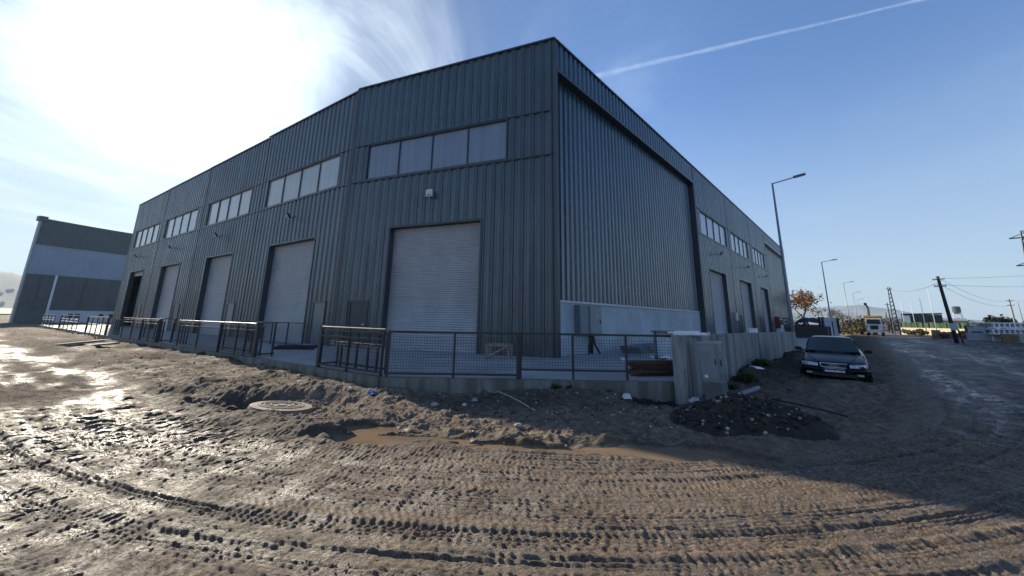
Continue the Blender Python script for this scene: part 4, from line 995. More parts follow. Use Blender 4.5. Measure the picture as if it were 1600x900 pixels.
mb = MB(); mb.box((0, 0, .04), (.19, .12, .10), .2, taper=.62); o = mb.build('white_block', mat('white_plaster', (0.66, 0.64, 0.60), .8)); o.location = (2.66, 9.3, gh(2.66, 9.3)); tag(o, 'small white plaster block lying before the pit', 'block')
def rod(name, label, cat, a, b_, r, m, sag=.02):
    pts = []
    for k in range(7):
        t = k / 6; x = a[0] + (b_[0] - a[0]) * t; y = a[1] + (b_[1] - a[1]) * t; z = a[2] + (b_[2] - a[2]) * t + sag * math.sin(PI * t); pts.append((x, y, z))
    mb = MB(); mb.tube([Vector(p) - Vector(a) for p in pts], r, 8); o = mb.build(name, m, smooth=True); o.location = a; tag(o, label, cat); return o
rod('stick', 'thin pale stick lying across the soil before the mesh fence', 'stick', (-.30, 9.5, gh(-.3, 9.5) + .06), (.50, 8.1, gh(.5, 8.1) + .03), .012, mat('pale_stick', (0.35, 0.33, 0.30), .8), .03)
rod('pipe', 'short grey pipe lying on the soil heap behind the cabinet', 'pipe', (5.0, 9.05, .16), (5.95, 9.75, .22), .055, mat('grey_pipe', (0.12, 0.14, 0.16), .5), 0)
rod('pipe', 'long thin dark pipe lying at the right edge of the soil heap', 'pipe', (5.75, 9.0, .12), (6.35, 7.75, .06), .022, M_BLACKP, .02)
rod('stick', 'dark twig lying on the mud at the edge of the tracks', 'stick', (-.95, 5.93, .01), (-.70, 5.92, .03), .012, M_DWOOD, .02)
# rod kerb lumps at the left end: broken slabs
for (x, y, rz_, sz, lab) in [(-21.6, 20.2, .3, (2.2, .5, .10), 'broken concrete slab tilted on the mud at the left end of the yard'), (-19.6, 19.2, -.2, (1.8, .4, .08), 'flat broken slab beside the tilted one')]:
    mb = MB(); mb.box((0, 0, .1), sz, rz_, taper=.9); o = mb.build('broken_slab', M_KERB); o.location = (x, y, gh(x, y)); o.rotation_euler = (rad(4), rad(-6), 0); tag(o, lab, 'slab')
for (x, y, s, lab) in [(-6.35, 8.15, .13, 'dark wet clod on the rim of the puddled rut left of the manhole'), (-5.2, 7.75, .15, 'dark wet clod against the left side of the manhole'), (-3.35, 5.1, .05, 'lone dark clod on the bright wet tracks')]:
    o = MB().rock((0, 0, 0), s, int(x * 31), .55).build('mud_clod', M_CLOD); o.location = (x, y, gh(x, y) + s * .1); tag(o, lab, 'clod')
# weeds
M_LEAF = mat('weed_leaf', (0.035, 0.075, 0.018), .6, 0, .5, 8)
M_LEAF2 = mat('dry_weed', (0.14, 0.12, 0.055), .7, 0, .5, 8)
def weed(x, y, r, n_, lab, m=M_LEAF, seed=0, z=None):
    R_ = random.Random(seed); mb = MB()
    for k in range(n_):
        a = R_.uniform(0, 6.28); el = R_.uniform(.3, 1.3); L = r * R_.uniform(.5, 1.1); w_ = L * .16
        bx = R_.uniform(-.3, .3) * r; by = R_.uniform(-.3, .3) * r
        d = Vector((math.cos(a) * math.cos(el), math.sin(a) * math.cos(el), math.sin(el))); sde = Vector((-math.sin(a), math.cos(a), 0)) * w_
        p0 = Vector((bx, by, 0)); p1 = p0 + d * L * .55; p2 = p0 + d * L + Vector((0, 0, -.25 * L))
        mb.add([p0, p1 + sde, p2, p1 - sde], [(0, 1, 2, 3)])
    o = mb.build('weed', m); o.location = (x, y, (gh(x, y) if z is None else z) - .01); tag(o, lab, 'plant', 'weeds along the concrete edge'); return o
weed(1.12, 9.72, .20, 60, 'leafy green weed growing against the concrete edge below the gate', seed=1)
weed(1.42, 9.66, .13, 40, 'smaller weed just right of the leafy one below the gate', seed=2)
weed(2.35, 9.55, .12, 40, 'low weed patch on the soil left of the pit', seed=3)
weed(-.35, 9.45, .10, 30, 'tiny weed below the thick fence post', seed=4)
weed(6.8, 11.6, .35, 160, 'tuft of dark weeds at the foot of the concrete wall nearest the cabinet', seed=5)
weed(8.3, 13.3, .35, 160, 'tuft of dark weeds at the foot of the wall, halfway to the car', seed=6)
weed(5.85, 10.75, .22, 80, 'small dark weeds behind the street cabinet', seed=7)

# ------------------------------------------------------------------ the parked car (local: x right when facing forward -y is front)
def lerp_tab(tab, t):
    for (a, va), (b_, vb) in zip(tab[:-1], tab[1:]):
        if a <= t <= b_:
            k = (t - a) / (b_ - a); k2 = k; return va + (vb - va) * k2
    return tab[-1][1] if t > tab[-1][0] else tab[0][1]
M_CAR = mat('car_paint', (0.004, 0.006, 0.011), 0.20, 0.0, 0.15, 1.0, spec=0.15, coat=0.12)
M_CGLASS = mat('car_glass', (0.018, 0.030, 0.034), 0.05, 0.0, 0.1, 1.0, spec=0.5)
for _m, _ior in ((M_CAR, 1.22), (M_CGLASS, 1.30)):
    _m.node_tree.nodes['Principled BSDF'].inputs['IOR'].default_value = _ior
M_HEAD = mat('headlight_glass', (0.48, 0.50, 0.52), 0.10, 0.3, 0.15, 20.0)
car = thing('parked_car', 'black four-door saloon car parked nose-on beside the concrete wall', 'car', (0, 0, 0))
# body lower: cross sections along y (front at y=-2.24)
YS = [-2.24, -2.20, -2.08, -1.85, -1.5, -1.1, -.72, -.3, .3, .9, 1.35, 1.8, 2.1, 2.2, 2.24]
halfw = [(-2.24, .60), (-2.20, .72), (-2.08, .80), (-1.85, .845), (-1.5, .86), (-.3, .866), (.9, .866), (1.8, .845), (2.1, .79), (2.24, .66)]
topz = [(-2.24, .60), (-2.2, .665), (-2.08, .70), (-1.85, .755), (-1.5, .82), (-1.1, .875), (-.72, .915), (-.3, .93), (.9, .95), (1.35, .97), (1.8, .955), (2.1, .92), (2.2, .86), (2.24, .7)]
botz = [(-2.24, .34), (-2.2, .24), (-2.08, .20), (-1.5, .19), (1.8, .20), (2.1, .26), (2.24, .4)]
def section(y):
    W_ = lerp_tab(halfw, y); Z = lerp_tab(topz, y); B = lerp_tab(botz, y); sh = min(.12, .3 * (Z - B))
    half = [(0, B), (W_ * .80, B), (W_ * .95, B + .06), (W_ * .995, B + (Z - B) * .35), (W_, B + (Z - B) * .62), (W_ * .965, Z - sh * .75), (W_ * .90, Z - sh * .28), (W_ * .72, Z - .012 if y > -1.9 else Z - .01), (W_ * .45, Z + (.006 if y < 1.9 else 0)), (0, Z + .012)]
    return half
V, F = [], []; m_ = 0
for y in YS:
    hf = section(y); ring = [(x, y, z) for x, z in hf] + [(-x, y, z) for x, z in hf[-2:0:-1]]; m_ = len(ring); V += ring
for k in range(len(YS) - 1):
    for i in range(m_): F.append((k * m_ + i, k * m_ + (i + 1) % m_, (k + 1) * m_ + (i + 1) % m_, (k + 1) * m_ + i))
F += [tuple(range(m_)), tuple(range((len(YS) - 1) * m_ + m_ - 1, (len(YS) - 1) * m_ - 1, -1))]
mb = MB(); mb.add(V, F); body = part(mb, 'body', M_CAR, car, True)
sub = body.modifiers.new('s', 'SUBSURF'); sub.levels = 2; sub.render_levels = 2
# cabin
CS = [(-.86, .70, .74, .905), (-.45, .66, .73, 1.17), (-.02, .60, .725, 1.375), (.45, .59, .725, 1.42), (.95, .59, .72, 1.40), (1.30, .60, .72, 1.30), (1.62, .63, .70, 1.10), (1.82, .66, .69, .96)]
V, F = [], []
for y, tw, bw, z in CS:
    zb = .90
    ring = [(bw, y, zb), (bw * .97 * .5 + tw * .5 + .02, y, zb + (z - zb) * .55), (tw, y, z - .05 * min(1, (z - zb) / .3)), (tw * .85, y, z - .012), (tw * .4, y, z), (-tw * .4, y, z), (-tw * .85, y, z - .012), (-tw, y, z - .05 * min(1, (z - zb) / .3)), (-(bw * .97 * .5 + tw * .5 + .02), y, zb + (z - zb) * .55), (-bw, y, zb)]
    V += ring
m_ = 10
for k in range(len(CS) - 1):
    for i in range(m_ - 1): F.append((k * m_ + i, k * m_ + i + 1, (k + 1) * m_ + i + 1, (k + 1) * m_ + i))
F += [tuple(range(m_)), tuple(range(len(CS) * m_ - 1, (len(CS) - 1) * m_ - 1, -1))]
mb = MB(); mb.add(V, F); cab = part(mb, 'cabin', M_CAR, car, True); sub = cab.modifiers.new('s', 'SUBSURF'); sub.levels = 1; sub.render_levels = 2
# windscreen glass, a separate curved sheet just proud of the cabin
def sheet_grid(nu, nv, fn):
    V = [fn(i / (nu - 1), j / (nv - 1)) for j in range(nv) for i in range(nu)]
    return V, [(j * nu + i, j * nu + i + 1, (j + 1) * nu + i + 1, (j + 1) * nu + i) for j in range(nv - 1) for i in range(nu - 1)]
def ws(a, b_):
    s = a * 2 - 1; wz = .69 + (.565 - .69) * b_; y = -.885 + b_ * .86 + .10 * s * s * 1.0 ; z = .925 + b_ * .435 - .015 * s * s
    return (s * wz, y - .05 - .02 * b_, z + .034)
mb = MB(); mb.add(*sheet_grid(13, 9, ws)); part(mb, 'windscreen', M_CGLASS, car, True)
def rw(a, b_):
    s = a * 2 - 1; wz = .66 + (.56 - .66) * b_; return (s * wz, 1.80 - b_ * .55 + .03, .98 + b_ * .33)
mb = MB(); mb.add(*sheet_grid(9, 5, rw)); part(mb, 'rear_window', M_CGLASS, car, True)
for sx in (-1, 1):
    for y0, y1 in ((-.50, .42), (.48, 1.30)):
        def sw(a, b_, sx=sx, y0=y0, y1=y1):
            y = y0 + (y1 - y0) * a; 
            if y0 < 0: y = y0 + b_ * .40 + (y1 - y0 - b_ * .40) * a
            else: y = y0 + (y1 - y0 - b_ * .16) * a
            return (sx * (.745 + (.635 - .745) * b_), y, .955 + b_ * .36)
        mb = MB(); mb.add(*sheet_grid(5, 5, sw)); part(mb, 'side_window', M_CGLASS, car, True)
    # mirrors, lamps, wheels, door lines
    mb = MB(); mb.box((sx * .93, -.50, .97), (.20, .09, .12), taper=.85); mr = part(mb, 'wing_mirror', M_CAR, car); mr.modifiers.new('b', 'BEVEL').width = .02
    mb = MB(); mb.box((sx * .83, -.50, .93), (.08, .05, .04)); part(mb, 'mirror_arm', M_BLACKP, mr)
    def hl(a, b_, sx=sx):
        x = .375 + a * .40; y = -2.272 + .165 * a ** 2.6 + b_ * .035; z = .535 + b_ * (.125 - .02 * (1 - a)) + .005 * a; return (sx * x, y, z)
    mb = MB(); mb.add(*sheet_grid(8, 4, hl)); h_ = part(mb, 'headlight', M_HEAD, car, True); h_.modifiers.new('t', 'SOLIDIFY').thickness = .03
    for (lx, rr_) in ((.47, .045), (.60, .045)):
        mb = MB(); mb.lathe([(rr_, 0), (rr_ * .7, .02), (.004, .03)], (sx * lx, -2.275 + (lx - .375) ** 2 * .8, .595), 14, 'Y'); part(mb, 'reflector', M_CHROME, h_, True)
    mb = MB(); mb.box((sx * .60, -2.226, .335), (.16, .03, .06)); part(mb, 'fog_lamp', M_HEAD, car)
    for y in (-1.38, 1.33):
        wl = MB(); wl.lathe([(.19, -.09), (.27, -.10), (.30, -.095), (.312, -.06), (.312, .06), (.30, .095), (.27, .10), (.19, .09)], (sx * .77, y, .312), 28, 'X'); wh_ = part(wl, 'wheel', M_RUBBER, car, True)
        mb = MB(); mb.lathe([(.19, -.085), (.195, .088), (.17, .088), (.06, .06), (.05, .09), (.001, .09)] if sx > 0 else [(.19, .085), (.195, -.088), (.17, -.088), (.06, -.06), (.05, -.09), (.001, -.09)], (sx * .77, y, .312), 20, 'X'); part(mb, 'rim', M_GALV, wh_, True)
        mb = MB(); mb.lathe([(.345, -.02), (.36, .0), (.345, .02), (.30, .02), (.30, -.02), (.345, -.02)], (sx * .862, y, .315), 24, 'X'); part(mb, 'wheel_arch', M_BLACKP, car, True)
# grille, chrome surround, badge of four rings, plate, bumper, bonnet lines
mb = MB(); mb.box((0, -2.256, .592), (.62, .03, .105)); gr = part(mb, 'grille', M_BLACKP, car)
mb = MB()
for z in (.553, .572, .592, .612, .631): mb.box((0, -2.275, z), (.60, .012, .006))
part(mb, 'grille_bars', M_BLACKP, gr)
mb = MB(); pts = [(-.325, -2.272, .652), (.325, -2.272, .652), (.30, -2.272, .532), (-.30, -2.272, .532), (-.325, -2.272, .652)]
for p, q_ in zip(pts[:-1], pts[1:]): mb.bar(p, q_, .009, n=6)
part(mb, 'grille_surround', M_CHROME, gr)
mb = MB()
for k in range(4):
    c_ = Vector((-.0825 + k * .055, -2.286, .592)); ring = [c_ + Vector((math.cos(t) * .036, 0, math.sin(t) * .036)) for t in [2 * PI * i / 18 for i in range(19)]]
    mb.tube(ring, .0055, 5)
part(mb, 'four_ring_badge', M_CHROME, gr, True)
mb = MB(); mb.box((0, -2.262, .445), (.52, .02, .11)); pl = part(mb, 'number_plate', M_WHITE, car)
mb = MB(); mb.box((-.24, -2.2735, .445), (.04, .004, .108)); part(mb, 'blue_band', mat('plate_blue', (0.01, 0.06, 0.35), .4), pl)
tcu = bpy.data.curves.new('plate_text', 'FONT'); tcu.body = '34 FEK 902'; tcu.size = .105; tcu.align_x = 'CENTER'; tcu.align_y = 'CENTER'; tcu.extrude = .001
to = bpy.data.objects.new('plate_text', tcu); COL.objects.link(to)
dg = bpy.context.evaluated_depsgraph_get(); tm = bpy.data.meshes.new_from_object(to.evaluated_get(dg)); bpy.data.objects.remove(to)
tm.materials.clear(); tm.materials.append(M_BLACKP); to = bpy.data.objects.new('plate_text', tm); COL.objects.link(to); to.parent = pl; to.location = (.022, -2.275, .444); to.rotation_euler = (rad(90), 0, 0); to.scale = (.82, 1, 1)
mb = MB(); mb.box((0, -2.225, .30), (1.1, .05, .09)); part(mb, 'lower_intake', M_BLACKP, car)
mb = MB(); mb.tube([(-.83, -1.9, .47), (-.80, -2.12, .47), (-.66, -2.235, .47), (-.3, -2.268, .47), (.3, -2.268, .47), (.66, -2.235, .47), (.80, -2.12, .47), (.83, -1.9, .47)], .022, 6); part(mb, 'bumper_strip', M_BLACKP, car, True)
for sx in (-1, 1):
    mb = MB(); mb.tube([(sx * .36, -2.2, .668), (sx * .47, -1.9, .762), (sx * .58, -1.4, .846), (sx * .64, -.95, .905)], .006, 5); part(mb, 'bonnet_edge', M_BLACKP, car)
    mb = MB(); mb.tube([(sx * .0 + (.25 if sx > 0 else -.45), -.93, .925), (sx * .0 + (.62 if sx > 0 else -.02), -.86, .95)], .010, 5); part(mb, 'wiper', M_BLACKP, car)
mb = MB(); mb.box((0, -.25, 1.22), (.20, .04, .06)); part(mb, 'inner_mirror', M_BLACKP, car)
# place it: local -y is the car's front
cd = np.array(pol(38.75, 15.9)); fwd = px_dir(219.5, 0)
carc = cd - np.array([fwd.x, fwd.y]) * 2.24
car.scale = (1, 1, .96); car.location = (carc[0], carc[1], -.045); car.rotation_euler = (rad(.5), rad(.6), math.atan2(fwd.y, fwd.x) + PI / 2)

# ------------------------------------------------------------------ dump truck
M_YEL = mat('truck_yellow', (0.60, 0.36, 0.05), .5, 0, .15, 1.5)
M_ORG = mat('machine_orange', (0.62, 0.28, 0.03), .5, 0, .15, 1.5)
tr = thing('dump_truck', 'white-cabbed dump truck with a yellow tipper body driving towards the camera', 'truck', (0, 0, 0))
mb = MB(); V = [(-1.15, -3.6, .95), (1.15, -3.6, .95), (1.15, -2.0, .95), (-1.15, -2.0, .95), (-1.15, -3.62, 1.75), (1.15, -3.62, 1.75), (-1.05, -3.4, 2.75), (1.05, -3.4, 2.75), (1.05, -2.0, 2.8), (-1.05, -2.0, 2.8)]
mb.add(V, [(0, 1, 5, 4), (4, 5, 7, 6), (6, 7, 8, 9), (1, 2, 8, 7, 5), (3, 0, 4, 6, 9), (2, 3, 9, 8), (0, 3, 2, 1)]); cabt = part(mb, 'cab', M_WHITE, tr)
mb = MB(); mb.add([(-.95, -3.635, 1.85), (.95, -3.635, 1.85), (.88, -3.46, 2.6), (-.88, -3.46, 2.6)], [(0, 1, 2, 3)]); part(mb, 'windscreen', M_CGLASS, cabt)
mb = MB(); mb.box((0, -3.63, 1.32), (1.1, .06, .62)); part(mb, 'grille', M_BLACKP, cabt)
mb = MB(); mb.box((0, -3.66, .75), (2.3, .2, .42)); part(mb, 'bumper', M_WHITE, tr)
for sx in (-1, 1):
    mb = MB(); mb.box((sx * .92, -3.77, .80), (.32, .04, .2)); part(mb, 'headlight', M_HEAD, tr)
    mb = MB(); mb.box((sx * 1.32, -3.5, 2.1), (.14, .12, .55)); part(mb, 'wing_mirror', M_BLACKP, tr)
    for y in (-2.9, .9, 2.2):
        mb = MB(); mb.lathe([(.2, -.18), (.48, -.18), (.52, -.12), (.52, .12), (.48, .18), (.2, .18)], (sx * 1.0, y, .52), 18, 'X'); part(mb, 'wheel', M_RUBBER, tr)
mb = MB(); mb.box((0, .6, 2.25), (2.45, 4.8, 1.9), taper=1.0); mb.box((0, -2.0, 2.98), (2.3, 1.2, .12)); part(mb, 'tipper_body', M_YEL, tr)
mb = MB(); mb.box((0, -.2, .95), (1.0, 6.4, .3)); part(mb, 'chassis', M_BLACKP, tr)
x, y = pol(42.75, 88); tr.location = (x, y, 0); tr.rotation_euler = (0, 0, rad(-44)); tr.scale = (.86, .9, .98)
# yellow digger beside it
ex = thing('digger', 'orange-yellow digger with its dark boom raised, behind the left side of the truck', 'digger', (0, 0, 0))
mb = MB(); mb.box((0, 0, 1.9), (1.6, 2.6, 1.9)); part(mb, 'housing', M_ORG, ex)
mb = MB(); mb.box((-.3, -1.33, 2.2), (.9, .04, .9)); part(mb, 'cab_window', M_CGLASS, ex)
for sx in (-1, 1):
    mb = MB(); mb.box((sx * .9, 0, .45), (.5, 3.2, .9), taper=.9); part(mb, 'track', M_RUBBER, ex)
mb = MB(); mb.bar((.4, -1.0, 2.5), (.5, -1.1, 4.6), .2, .16, n=4); mb.bar((.5, -1.1, 4.6), (.25, -1.8, 5.3), .15, .1, n=4); part(mb, 'boom', M_TRIM, ex)
mb = MB(); mb.box((.2, -1.9, 5.3), (.45, .6, .4), taper=.7); part(mb, 'bucket', M_TRIM, ex)
x, y = pol(42.15, 96); ex.location = (x, y, 0); ex.rotation_euler = (0, 0, rad(-40))

# ------------------------------------------------------------------ trees
def tree(name, label, cat, x, y, h_, spread, leafm, barkm, leaves, leaf_s, seed, group=None, depth=4, lean=(0, 0), trunk_h=.3, z=0.0, thick=.045):
    R_ = random.Random(seed); th = thing(name, label, cat, (x, y, z), group)
    wood = MB(); limb = MB(); tips = []
    def grow(p, d, L, r, lev, mbx):
        q_ = p + d * L; midp = p + d * L * .5 + Vector((R_.uniform(-1, 1), R_.uniform(-1, 1), R_.uniform(-.3, .6))) * L * .09
        mbx.tube([p, midp, q_], [r, r * .85, r * .68], 6 if lev < 2 else 4)
        if lev >= 2: tips.append((midp, lev)); 
        tips.append((q_, lev))
        if lev >= depth: return
        k = R_.choice([3, 4]) if lev < 2 else R_.choice([2, 3, 3])
        for i in range(k):
            a = R_.uniform(0, 6.28) if lev else 6.28 * i / k + R_.uniform(-.4, .4)
            side = Vector((math.cos(a), math.sin(a), 0)); nd = (d * R_.uniform(.45, .9) + side * R_.uniform(.5, 1.0) * spread + Vector((0, 0, .22))).normalized()
            grow(q_, nd, L * R_.uniform(.6, .82), r * R_.uniform(.5, .66), lev + 1, limb)
    d0 = Vector((lean[0], lean[1], 1)).normalized()
    grow(Vector((0, 0, -.1)), d0, h_ * trunk_h, h_ * thick * .6, 0, wood)
    part(wood, 'trunk', barkm, th, True); part(limb, 'limbs', barkm, th, True)
    if leaves:
        mb = MB(); T_ = [t for t in tips if t[1] >= 2]
        for k in range(leaves):
            c_, lv = R_.choice(T_); rr_ = h_ * .055
            p = c_ + Vector((R_.gauss(0, 1), R_.gauss(0, 1), R_.gauss(0, .8))) * rr_
            s = leaf_s * R_.uniform(.6, 1.4); a = Vector((R_.uniform(-1, 1), R_.uniform(-1, 1), R_.uniform(-1, 1))).normalized(); b2 = a.orthogonal().normalized() * s; c2 = a.cross(b2).normalized() * s * .7
            mb.add([p - b2, p - c2, p + b2, p + c2], [(0, 1, 2, 3)])
        part(mb, 'crown', leafm, th)
    return th
M_BARK = mat('bark', (0.075, 0.062, 0.050), .9, 0, .3, 5, .4, 20)
M_AUT = mat('autumn_leaves', (0.25, 0.145, 0.075), .7, 0, .45, 1.2)
M_OLV = mat('olive_scrub', (0.115, 0.095, 0.035), .8, 0, .5, .8)
M_DGR = mat('dark_green_leaves', (0.035, 0.05, 0.022), .7, 0, .5, .8)
M_TWIG = mat('bare_twigs', (0.15, 0.12, 0.095), .9, 0, .3, 3)
x, y = pol(36.75, 92); tree('autumn_tree', 'tree with brown autumn leaves beside the far end of the warehouse', 'tree', x, y, 9.3, 1.0, M_AUT, M_BARK, 1300, .21, 5, trunk_h=.30)
for i, (az, d, h_, lab) in enumerate([(38.6, 82, 6.2, 'bare leafless tree left of the second street lamp'), (39.7, 88, 5.6, 'bare leafless tree just right of the second street lamp'), (40.4, 96, 5.2, 'low bare tree between the second and third street lamps')]):
    x, y = pol(az, d); tree('bare_tree', lab, 'tree', x, y, h_, .75, M_TWIG, M_TWIG, 160, .10, 20 + i, 'bare trees along the road', depth=5, trunk_h=.24, thick=.026)
def bush(az, d, w_, h_, lab, m, seed, n_=700, s=.17, name='bush', group='bushes along the road'):
    R_ = random.Random(seed); x, y = pol(az, d); th = thing(name, lab, 'bush', (x, y, 0), group)
    mb = MB()
    cl = [(R_.uniform(-.5, .5) * w_, R_.uniform(-.5, .5) * w_, R_.uniform(.25, .85) * h_, R_.uniform(.2, .4) * h_) for _ in range(9)]
    for k in range(n_):
        cx_, cy_, cz_, cr = R_.choice(cl); v = Vector((R_.gauss(0, 1), R_.gauss(0, 1), R_.gauss(0, .8))).normalized() * cr * R_.uniform(.5, 1.1)
        p = Vector((cx_, cy_, max(.05, cz_))) + v; p.z = abs(p.z); q2 = s * R_.uniform(.5, 1.3); a = Vector((R_.uniform(-1, 1), R_.uniform(-1, 1), R_.uniform(-1, 1))).normalized(); b2 = a.orthogonal().normalized() * q2; c2 = a.cross(b2).normalized() * q2 * .6
        mb.add([p - b2, p - c2, p + b2, p + c2], [(0, 1, 2, 3)])
    part(mb, 'foliage', m, th)
    mb = MB()
    for k in range(10): a = R_.uniform(0, 6.28); mb.bar((0, 0, 0), (math.cos(a) * w_ * .4, math.sin(a) * w_ * .4, h_ * R_.uniform(.5, 1.0)), .03, .01, n=4)
    part(mb, 'stems', M_BARK, th)
for i, a in enumerate([(40.1, 84, 3.6, 2.7, 'olive bush just left of the third street lamp', M_OLV), (40.6, 90, 4.0, 2.9, 'tall olive scrub at the foot of the third street lamp', M_OLV), (41.2, 98, 3.6, 2.4, 'yellowish scrub right of the third street lamp', M_OLV), (41.8, 112, 3.5, 2.0, 'low scrub left of the digger', M_OLV),
        (44.0, 120, 5, 3.2, 'brown scrub behind the right side of the dump truck', M_TWIG), (36.1, 66, 3.0, 2.6, 'dark scrub at the foot of the autumn tree', M_DGR), (45.3, 104, 3.4, 1.1, 'yellow-green bush at the left end of the cream wall', M_OLV), (46.1, 100, 2.8, 1.0, 'low bush before the cream wall, right of the first', M_OLV)]):
    bush(*a, 40 + i)
x, y = pol(51.3, 120); tree('broad_tree', 'broad dark green tree in the distance at the right', 'tree', x, y, 5.8, 1.25, M_DGR, M_BARK, 1500, .3, 77, trunk_h=.22)
for i, (az, d, w_, h_, lab) in enumerate([(53.2, 135, 6, 3.6, 'reddish bare scrub at the right edge of the picture'), (50.2, 150, 7, 3.0, 'hazy purple-brown scrub left of the broad tree'), (52.5, 140, 6, 2.6, 'grey-brown scrub right of the broad tree')]):
    bush(az, d, w_, h_, lab, M_TWIG, 90 + i, 600, .2, name='scrub', group='bare scrub in the distance')

# ------------------------------------------------------------------ tarp, dark fence and container behind the car
def face_cam(az): return rad(-az)                  # local x to the right, local y away from the camera
x, y = pol(37.2, 56)
th = thing('tarp_load', 'navy blue tarpaulin stretched over a load behind the dark fence', 'tarpaulin', (x, y, 0), None, face_cam(37.2))
mb = MB(); mb.add(*sheet_grid(13, 7, lambda a, b_: ((a - .5) * 2.7, (b_ - .5) * 2.0, 1.35 + 1.05 * (1 - abs(a - .5) ** 3 * 5) * (1 - abs(b_ - .5) ** 3 * 4) + .05 * math.sin(a * 17 + b_ * 5)))); part(mb, 'cover', M_TARP, th, True)
mb = MB(); mb.box((0, 0, .85), (2.6, 1.9, 1.5)); part(mb, 'load', M_BLACKP, th)
x, y = pol(37.1, 50)
th = thing('dark_fence', 'dark board fence behind the parked car', 'fence', (x, y, 0), None, face_cam(37.1))
for k in range(16):
    mb = MB(); mb.box((-1.92 + k * .235, 0, .75 + random.uniform(-.03, .03)), (.215, .03, 1.5)); part(mb, 'board', M_BLACKP, th)
mb = MB(); mb.box((-.1, .05, 1.3), (3.7, .05, .08)); part(mb, 'rail', M_GALV2, th)
for s in (-.1, 1.85): mb = MB(); mb.box((s + .05, -.04, .95), (.09, .06, 2.1)); part(mb, 'post', M_BLACKP, th)
x, y = pol(38.85, 60)
th = thing('grey_container', 'pale grey container with a dark sloping side, between the tarp and the second lamp', 'container', (x, y, 0), None, face_cam(38.85))
mb = MB(); mb.box((0, 0, 1.25), (1.9, 3, 2.4), taper=.8); part(mb, 'body', M_GALV, th)
mb = MB(); mb.box((-.2, -1.42, .8), (1.1, .1, 1.1)); part(mb, 'door', M_WHITE, th)
mb = MB(); mb.box((.95, -.5, 1.5), (.22, 2.0, 1.7)); part(mb, 'side_panel', M_DGR, th)
for az, d, lab in [(38.15, 54, 'left black gate post beside the tarpaulin'), (38.45, 54, 'right black gate post beside the grey container')]:
    x, y = pol(az, d); mb = MB(); mb.box((0, 0, 1.2), (.16, .16, 2.4)); mb.box((0, 0, 2.42), (.22, .22, .05)); o = mb.build('gate_post', M_BLACKP); o.location = (x, y, 0); tag(o, lab, 'post', 'black gate posts')

# ------------------------------------------------------------------ right-hand distance
def wire_pole(name, label, az, d, h_, r, m, arms=2, lean=0.0, group=None, insul=True, ladder=False):
    x, y = pol(az, d); th = thing(name, label, 'utility pole', (x, y, -.05), group, face_cam(az)); th.rotation_euler = (0, lean, face_cam(az))
    if ladder:
        mb = MB()
        for sx in (-1, 1): mb.bar((sx * r * 1.5, 0, 0), (sx * r * .5, 0, h_), r * .36, r * .26, n=4)
        part(mb, 'leg', m, th)
        mb = MB()
        for k in range(1, 12):
            z = h_ * k / 12; w_ = r * (1.5 - 1.0 * k / 12); mb.bar((-w_, 0, z), (w_, 0, z + h_ / 24), r * .25, n=4)
        part(mb, 'cross_braces', m, th)
    else:
        mb = MB(); mb.tube([(0, 0, 0), (0, 0, h_ * .5), (0, 0, h_)], [r, r * .85, r * .7], 10); part(mb, 'shaft', m, th, True)
    for k in range(arms):
        z = h_ - .35 - k * .75
        mb = MB(); mb.box((0, -r, z), (.9, .07, .08)); ar = part(mb, 'crossarm', M_TRIM, th)
        if insul:
            mb = MB()
            for s in (-.40, -.2, .2, .40): mb.lathe([(.02, 0), (.06, .03), (.05, .08), (.06, .12), (.02, .17)], (s, -r, z + .05), 8)
            part(mb, 'insulators', M_WHITE, ar)
    return th
wp = wire_pole('utility_pole', 'thick dark leaning utility pole with short crossarms and a grey box at its foot', 48.35, 62, 7.0, .18, M_DWOOD, 2, rad(-2.5))
mb = MB(); mb.box((.1, -.30, 1.7), (.55, .3, .7)); part(mb, 'junction_box', M_GALV, wp)
mb = MB(); mb.bar((.45, -.1, 0), (.35, -.1, 1.4), .08, n=6); part(mb, 'support', M_DWOOD, wp)
wire_pole('lattice_pole', 'slim dark lattice pole right of the dump truck', 44.4, 100, 8.6, .26, M_TRIM, 1, 0, 'poles right of the truck', False, True)
wire_pole('utility_pole', 'dark thin pole just left of the lattice pole', 44.05, 112, 6.2, .12, M_DWOOD, 1, 0, 'poles right of the truck')
wire_pole('utility_pole', 'short dark thin pole nearest the truck right side', 43.8, 122, 4.4, .12, M_DWOOD, 0, 0, 'poles right of the truck')
wire_pole('utility_pole', 'pale utility pole above the stacked concrete frames', 52.1, 112, 6.6, .16, M_STONE, 2, 0, None)
wire_pole('utility_pole', 'thin faint pole right of the broad tree', 52.55, 125, 6.4, .09, M_STONE, 0, 0, None)
for az, d, h_, lab in [(47.2, 92, 7.4, 'tallest pale flag pole, right of the green building'), (46.5, 100, 6.4, 'pale pole in front of the middle of the green building'), (45.8, 108, 6.4, 'pale pole in front of the left end of the green building'), (45.05, 118, 6.7, 'faint pale pole left of the green building')]:
    x, y = pol(az, d); th = thing('flag_pole', lab, 'pole', (x, y, 0), 'pale poles behind the cream wall')
    mb = MB(); mb.tube([(0, 0, 0), (0, 0, h_)], [.065, .035], 8); part(mb, 'shaft', M_WHITE, th, True); mb = MB(); mb.lathe([(.001, .12), (.07, .06), (.001, 0)], (0, 0, h_), 8); part(mb, 'finial', M_WHITE, th)
